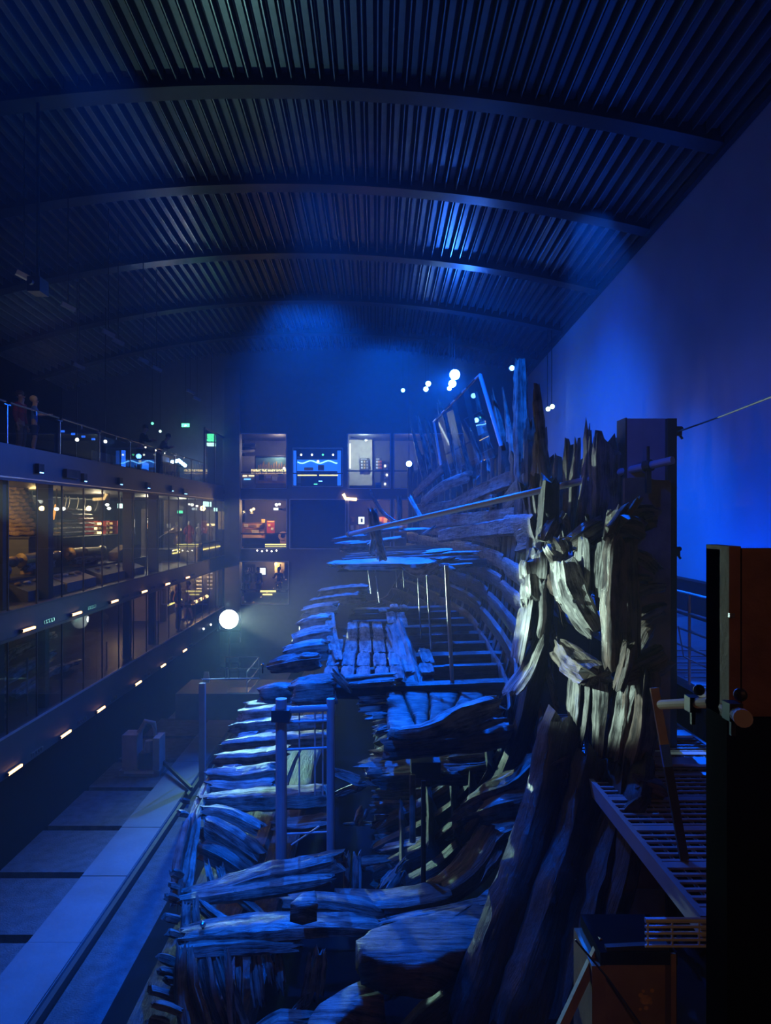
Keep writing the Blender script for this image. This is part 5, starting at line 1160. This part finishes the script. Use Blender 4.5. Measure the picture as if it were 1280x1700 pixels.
# red cabinet with gold objects
a, c = GP(156, 892, -10.2), GP(195, 868, -10.2)
t = thing('red_cabinet', 'glowing red display cabinet with rows of amber objects', 'cabinet', (-10.2, (a.y + c.y) / 2, ZM))
MB().bb((-10.6, a.y, ZM), (-10.25, c.y, hz(-.72))).build('base', M['dark'], t); MB().bb((-10.6, a.y, hz(-.72)), (-10.5, c.y, hz(-.18))).build('back', M['red'], t)
for yy in (a.y, (a.y + c.y) / 2, c.y): MB().bb((-10.6, yy - .03, hz(-.72)), (-10.2, yy + .03, hz(-.18))).build('side', M['red'], t)
for i in range(4):
    for j in range(3): MB().box((-10.35, a.y + .4 + i * (c.y - a.y - .6) / 3.4, hz(-.62 + j * .17)), (.1, .3, .09)).build('object', M['warm'] if (i + j) % 2 and i < 2 else M['gold'], t)
for j in range(2): MB().bb((-10.6, a.y, hz(-.55 + j * .17)), (-10.25, c.y, hz(-.54 + j * .17))).build('shelf', M['rust'], t)
# hanging bows
for (x0, y0, x1, y1) in ((43, 821, 40, 846), (49, 820, 44, 846), (62, 820, 59, 845), (75, 821, 71, 846), (87, 828, 83, 847), (109, 823, 105, 846), (115, 824, 110, 848), (129, 825, 125, 848), (141, 826, 137, 847), (162, 828, 157, 848)):
    p, q_ = GP(x0, y0, -10.6), GP(x1, y1, -10.6); m_ = (p + q_) / 2 + V((.05, 0, 0))
    o = MB().tube([p, p.lerp(m_, .5) + V((.02, 0, 0)), m_, m_.lerp(q_, .5) + V((.02, 0, 0)), q_], [.010, .016, .018, .016, .008], 7).build('longbow', M['bone'])
    tag(o, 'slim pale longbow hanging in the row above the cannons', 'bow', 'longbows hanging in a row')
o = MB().bar(V((-10.6, 18, hz(.62))), V((-10.6, 27, hz(.62))), .04, .04).build('hanging_rail', M['iron']); tag(o, 'dark ceiling rail from which the longbows hang', 'rail')
# small lamps and exit signs of this level
def litbox(label, px, py, X, s, m, cat='sign', group=None):
    c = GP(px, py, X); t = thing('light_box', label, cat, c, group)
    MB().box(c, (.06, s[0], s[1])).build('panel', M[m], t); MB().bar(c + V((0, 0, s[1] / 2)), V((c.x, c.y, hz(.76))), .02, .02).build('hanger', M['iron'], t)
litbox('white-mint exit sign left of the green exit sign in the middle gallery', 200, 840, -9.2, (.4, .16), 'greenw'); litbox('long green exit sign next to the white-mint one', 215, 843, -9.2, (.9, .1), 'green')
litbox('green exit sign beside the rope stack', 53, 846, -10.4, (.5, .1), 'green'); litbox('dim green exit sign above the plank rack', 73, 845, -10.4, (.4, .09), 'green')
litbox('large glaring mint exit sign at the far end of the middle gallery', 344, 837, -7.65, (1.4, .22), 'greenw'); litbox('small mint exit sign just below the large glaring one', 358, 846, -7.5, (.5, .16), 'greenw'); litbox('faint green exit sign above the dark archer case', 299, 850, -9.0, (.7, .12), 'green')
for (x_, y_, l) in ((94, 845, 'bright white spotlight of a pair above the long bench'), (105, 844.5, 'bright white spotlight of a pair above the long bench'), (255, 841, 'amber downlight above the black text panel'), (327, 840, 'white downlight next to the large glaring exit sign'), (178, 838, 'tiny white downlight above the red cabinet'), (181, 844, 'small white downlight below the tiny one over the red cabinet')):
    c = GP(x_, y_, -8.85 if x_ < 300 else -8.0); t = thing('downlight', l, 'lamp', c, 'paired spotlights above the long bench' if 'pair' in l else None); MB().ball(c, .06, (1, 1.3, .8)).build('bulb', M['white'], t); MB().bar(c, V((c.x, c.y, hz(.76))), .03, .03).build('stem', M['iron'], t)
# text panels and posters
def sideboard(name, label, cat, px0, px1, py0, py1, X, m, items=()):
    a, c = GP(px0, py1, X), GP(px1, py0, X); d = (a.y + c.y) / 2; ex = max(.25, (c.y - a.y))
    z0, z1 = P(0, py1, d).z, P(0, py0, d).z
    t = thing(name, label, cat, (X, d, min(z0, ZM))); wd = (px1 - px0) / F * d
    MB().bb((X - wd / 2, d, z0), (X + wd / 2, d + .05, z1)).build('panel', M[m], t)
    if z0 > ZM + .02: MB().bb((X - .04, d, ZM), (X + .04, d + .04, z0)).build('stand', M['iron'], t)
    for (u0, u1, v0, v1, mm) in items: MB().bb((X - wd / 2 + u0 * wd, d - .02, z0 + v0 * (z1 - z0)), (X - wd / 2 + u1 * wd, d - .005, z0 + v1 * (z1 - z0))).build('print', M[mm], t)
    return t
sideboard('text_panel', 'black text panel with white, red and grey print blocks in the middle gallery', 'sign', 242, 255, 858, 886, -9.4, 'ink', [(.1, .9, .85, .92, 'paper'), (.1, .5, .62, .78, 'paper'), (.15, .45, .36, .55, 'orange'), (.1, .5, .3, .36, 'paper'), (.6, .9, .3, .75, 'grey'), (.25, .7, .05, .12, 'red')])
sideboard('pale_poster', 'pale poster with a dark round object by the red cabinet', 'poster', 212, 223, 863, 886, -9.6, 'paper', [(.35, .85, .1, .4, 'bronze')])
sideboard('end_poster', 'tall pale poster with a brown emblem at the far end of the middle gallery', 'poster', 362, 372, 849, 879, -7.36, 'gold', [(.3, .7, .2, .45, 'bronze')])
sideboard('wall_pier', 'lit grey wall pier behind the black text panel', 'pier', 234, 262, 845, 935, -9.9, 'beige')
sideboard('sand_pier', 'narrow warm wall pier with shelf lights near the end poster', 'pier', 342, 358, 846, 905, -7.85, 'beige', [(.1, .9, .55, .6, 'warm'), (.2, .7, .5, .53, 'orange')])
sideboard('dark_case', 'tall dark glass case behind the archer', 'case', 270, 302, 857, 905, -9.35, 'dark', [(.2, .4, .6, .75, 'grey')])
# archer, robes and armour stands
def mannequin(label, px, X, z0, Hh, m, arm=False, group=None):
    c = GP(px, 880, X); t = thing('mannequin', label, 'mannequin', (X, c.y, z0), group)
    MB().lathe([(.10 * Hh, 0), (.17 * Hh, .1 * Hh), (.13 * Hh, .35 * Hh), (.10 * Hh, .45 * Hh), (.16 * Hh, .68 * Hh), (.13 * Hh, .76 * Hh), (.04 * Hh, .80 * Hh)], (X, c.y, z0 + .02), 14, Matrix.Diagonal((1, .75, 1)).to_3x3()).build('garment', M[m], t, True)
    MB().ball((X, c.y, z0 + .9 * Hh), .085 * Hh, (.85, .95, 1.2)).build('head', M['bone'], t, True)
    for s in (-1, 1):
        if arm: MB().tube([(X + s * .14 * Hh, c.y, z0 + .72 * Hh), (X + s * .2 * Hh, c.y - .1 - .25 * (s < 0), z0 + .62 * Hh), (X - .3 * Hh + s * .1, c.y - .5, z0 + .56 * Hh)], .04 * Hh, 8).build('arm', M[m], t, True)
        else: MB().tube([(X + s * .15 * Hh, c.y, z0 + .72 * Hh), (X + s * .2 * Hh, c.y - .02, z0 + .55 * Hh), (X + s * .17 * Hh, c.y - .05, z0 + .4 * Hh)], .04 * Hh, 8).build('arm', M[m], t, True)
    return t
t = plinth('strip_plinth', 'wide archer plinth with two glowing yellow strips', -8.5, GP(268, 900, -8.5).y, GP(309, 900, -8.5).y, .8, hz(-1.32)); 
for z in (-1.36, -1.48): MB().bar((-8.07, GP(269, 900, -8.5).y, hz(z)), (-8.07, GP(308, 900, -8.5).y, hz(z)), .03, .05).build('strip_light', M['ledy'], t)
y0_ = GP(269, 900, -8.5).y; MB().bb((-8.9, y0_ - .07, hz(-1.5)), (-8.1, y0_ - .05, hz(-1.45))).build('strip_light', M['ledy'], t)
mannequin('crouching archer mannequin in brown on the wide yellow-lit plinth', 294, -8.6, hz(-1.3), 1.05, 'bronze', True)
c = V((-8.6 - .3, GP(294, 880, -8.6).y - .5, hz(-1.3) + .58)); o = MB().tube([c + V((-.5, -.1, -.35)), c + V((-.2, 0, -.1)), c, c + V((.3, .1, .3))], .02, 7).build('bow_arm', M['bone']); tag(o, 'pale bow held out by the crouching archer', 'bow')
t = plinth('robe_plinth', 'plinth with a glowing yellow strip under the red robe and armour stands', -7.72, GP(312, 900, -7.7).y, 33.75, .6, hz(-1.15), 'beige')
MB().bar((-7.38, GP(335, 900, -7.4).y, hz(-1.42)), (-7.38, 33.7, hz(-1.42)), .03, .06).build('strip_light', M['ledy'], t)
mannequin('red robe on a mannequin at the end of the middle gallery', 314, -7.75, hz(-1.15), .95, 'redcloth'); mannequin('pale ribbed jerkin on a stand right of the red robe', 330, -7.75, hz(-1.15), .85, 'bone'); mannequin('brown jerkin on a stand beside the end poster', 349, -7.7, hz(-1.15), .8, 'rope')
t = thing('book_row', 'row of upright yellow boards on the floor under the pale jerkin', 'boards', (-7.33, GP(330, 900, -7.33).y, ZM)); yb_ = GP(326, 900, -7.33).y
for i in range(6): MB().bb((-7.36, yb_ + i * .16, ZM), (-7.28, yb_ + .1 + i * .16, hz(-1.2 + .04 * (i % 3)))).build('board', M['gold'], t)
# low cases in front of the cannons
for (px0, px1, l, m_) in ((88, 138, 'low slanted glass-topped case in front of the golden cannon', 'beige'), (150, 222, 'long low pale grey partition in front of the gun carriage', 'grey'), (20, 84, 'low dark case with rope scraps in front of the short cannon', 'char')):
    y0, y1 = GP(px0, 960, -7.9).y, GP(px1, 960, -7.9).y; t = thing('low_case', l, 'case', (-7.9, (y0 + y1) / 2, ZM))
    MB().prism([V((-8.05, y0, ZM)), V((-7.55, y0, ZM)), V((-7.55, y0, ZM + .22)), V((-8.05, y0, ZM + .4))], (0, y1 - y0, 0)).build('body', M[m_], t)
    for i in range(4): MB().ball((-7.9, y0 + (i + .6) * (y1 - y0) / 4.4, ZM + .36), .07, (1, 1.6 + .4 * (i % 2), .6)).build('object', M[('rope', 'bone', 'bronze')[i % 3]], t)

# ---- lower gallery
ZL = hz(-4.3)
t = thing('partition_block', 'warm-lit wall block with a dark edge on the lower gallery floor', 'partition', (-9.0, 27.4, ZL)); a = GP(268, 1010, -8.8); 
MB().bb((-10.4, a.y, ZL), (-8.8, a.y + .9, hz(-2.4))).build('block', M['beige'], t); MB().bb((-8.8, a.y - .25, ZL), (-8.6, a.y, hz(-2.4))).build('edge', M['dark'], t)
t = thing('plank_display', 'display of tall golden-lit upright planks with a yellow strip in the lower gallery', 'display', (-9.2, 31.6, ZL))
for i in range(6): timber('plank', [V((-9.3 + i * .02, 30.6 + i * .36, ZL + .5)), V((-9.3, 30.65 + i * .36, ZL + 1.75 - .1 * (i % 3)))], .1, .22, t, 'oak3', up=(0, 1, 0), n=8, rough=.03)
MB().bb((-9.6, 30.4, ZL), (-9.0, 32.9, ZL + .45)).build('base', M['dark'], t); MB().bar((-8.98, 30.4, ZL + .45), (-8.98, 32.9, ZL + .45), .03, .07).build('strip_light', M['ledy'], t); MB().bar((-9.6, 30.38, ZL + .45), (-9.0, 30.38, ZL + .45), .03, .07).build('strip_light', M['ledy'], t)
t = thing('label_wall', 'dark label wall with small white notes at the end of the lower gallery', 'sign', (-8.0, 33.4, ZL)); MB().bb((-8.5, 33.4, ZL), (-7.4, 33.45, hz(-2.45))).build('panel', M['ink'], t)
for i in range(10): MB().box((-8.3 + (i % 2) * .5, 33.38, ZL + .9 + (i // 2) * .18), (.25, .01, .05)).build('note', M['paper'], t)
t = thing('glow_row', 'row of small amber lit finds along the lower gallery edge', 'display', (-7.9, 31.5, ZL)); MB().bb((-8.1, 30.2, ZL), (-7.8, 33.2, ZL + .5)).build('base', M['dark'], t)
for i in range(6): MB().ball((-7.85, 30.5 + i * .5, ZL + .58), .09, (1, 1.3, .8)).build('find', M['warm'] if i % 2 else M['gold'], t)
t = thing('brick_oven', 'corner of an orange-lit brick oven in the dark part of the lower gallery', 'oven', (-7.9, 14.4, hz(-4.3)))
for r_ in range(10):
    for i in range(6): MB().bb((-8.1, 13.2 + i * .26 + (r_ % 2) * .12, ZL + .01 + r_ * .085), (-7.7, 13.2 + i * .26 + .24 + (r_ % 2) * .12, ZL + .08 + r_ * .085)).build('brick', M['brick'], t)
MB().bb((-8.08, 13.3, ZL), (-7.74, 14.8, ZL + .85)).build('mortar_core', M['rust'], t)
point((-7.45, 13.9, hz(-3.0)), WARM, 1.5, .05)
for (px, py0, py1, l) in ((177, 1066, 1131, 'slim bright steel post inside the dark lower gallery glass'), (45, 1092, 1160, 'slim dull steel post next to the brick oven')):
    a = GP(px, py1, -7.5); c = GP(px, py0, -7.5); a.z = ZL; o = MB().tube([a, c], .02, 8).build('steel_post', M['bsteel']); tag(o, l, 'post')
t = thing('reflected_timbers', 'heap of frames and rods added as the wreck reflected in the lower gallery glass', 'reflection', (-9, 17, ZL))
for (a, c, w_) in (((-8.6, 15.5, .3), (-8.4, 18.5, .75), .2), ((-8.9, 15.8, .4), (-8.8, 19.2, .5), .25), ((-8.3, 16.3, .2), (-8.2, 18.8, .35), .2), ((-9.2, 16, .6), (-9.0, 19.8, 1.0), .2), ((-8.5, 17.2, .1), (-8.5, 20.3, .15), .18), ((-8.7, 15.4, .1), (-8.6, 17, 1.1), .08)):
    timber('frame_piece', [V(a) + V((0, 0, ZL)), (V(a) + V(c)) / 2 + V((.05, 0, ZL + .1)), V(c) + V((0, 0, ZL))], w_, w_, t, 'oak3', n=10)
for i in range(3): MB().tube([V((-8.2, 17.2 + i * .22, ZL)), V((-8.2, 17.2 + i * .22, ZL + 1.3))], .02, 6).build('rod', M['bsteel'], t)  # solid pieces stand in for the wreck's reflection in the glass
point((-8.6, 18, hz(-2.6)), (1, .8, .5), 1.2, .1)

# ------------------------------------------------------------------ haze in the hall
hz_o = MB().bb((-7.12, 1.5, -.1), (7.1, 33.9, hz(6.0))).build('haze')
hm = bpy.data.materials.new('haze'); hm.use_nodes = True; nt = hm.node_tree; nt.nodes.remove(nt.nodes['Principled BSDF'])
vsn = nt.nodes.new('ShaderNodeVolumeScatter'); vsn.inputs['Density'].default_value = .0045; vsn.inputs['Anisotropy'].default_value = .25
vsn.inputs['Color'].default_value = (.9, .95, 1, 1)
nt.links.new(vsn.outputs[0], nt.nodes['Material Output'].inputs['Volume'])
hz_o.data.materials.append(hm)
tag(hz_o, 'thin smoky haze hanging in the whole dark hall', 'haze', kind='stuff')
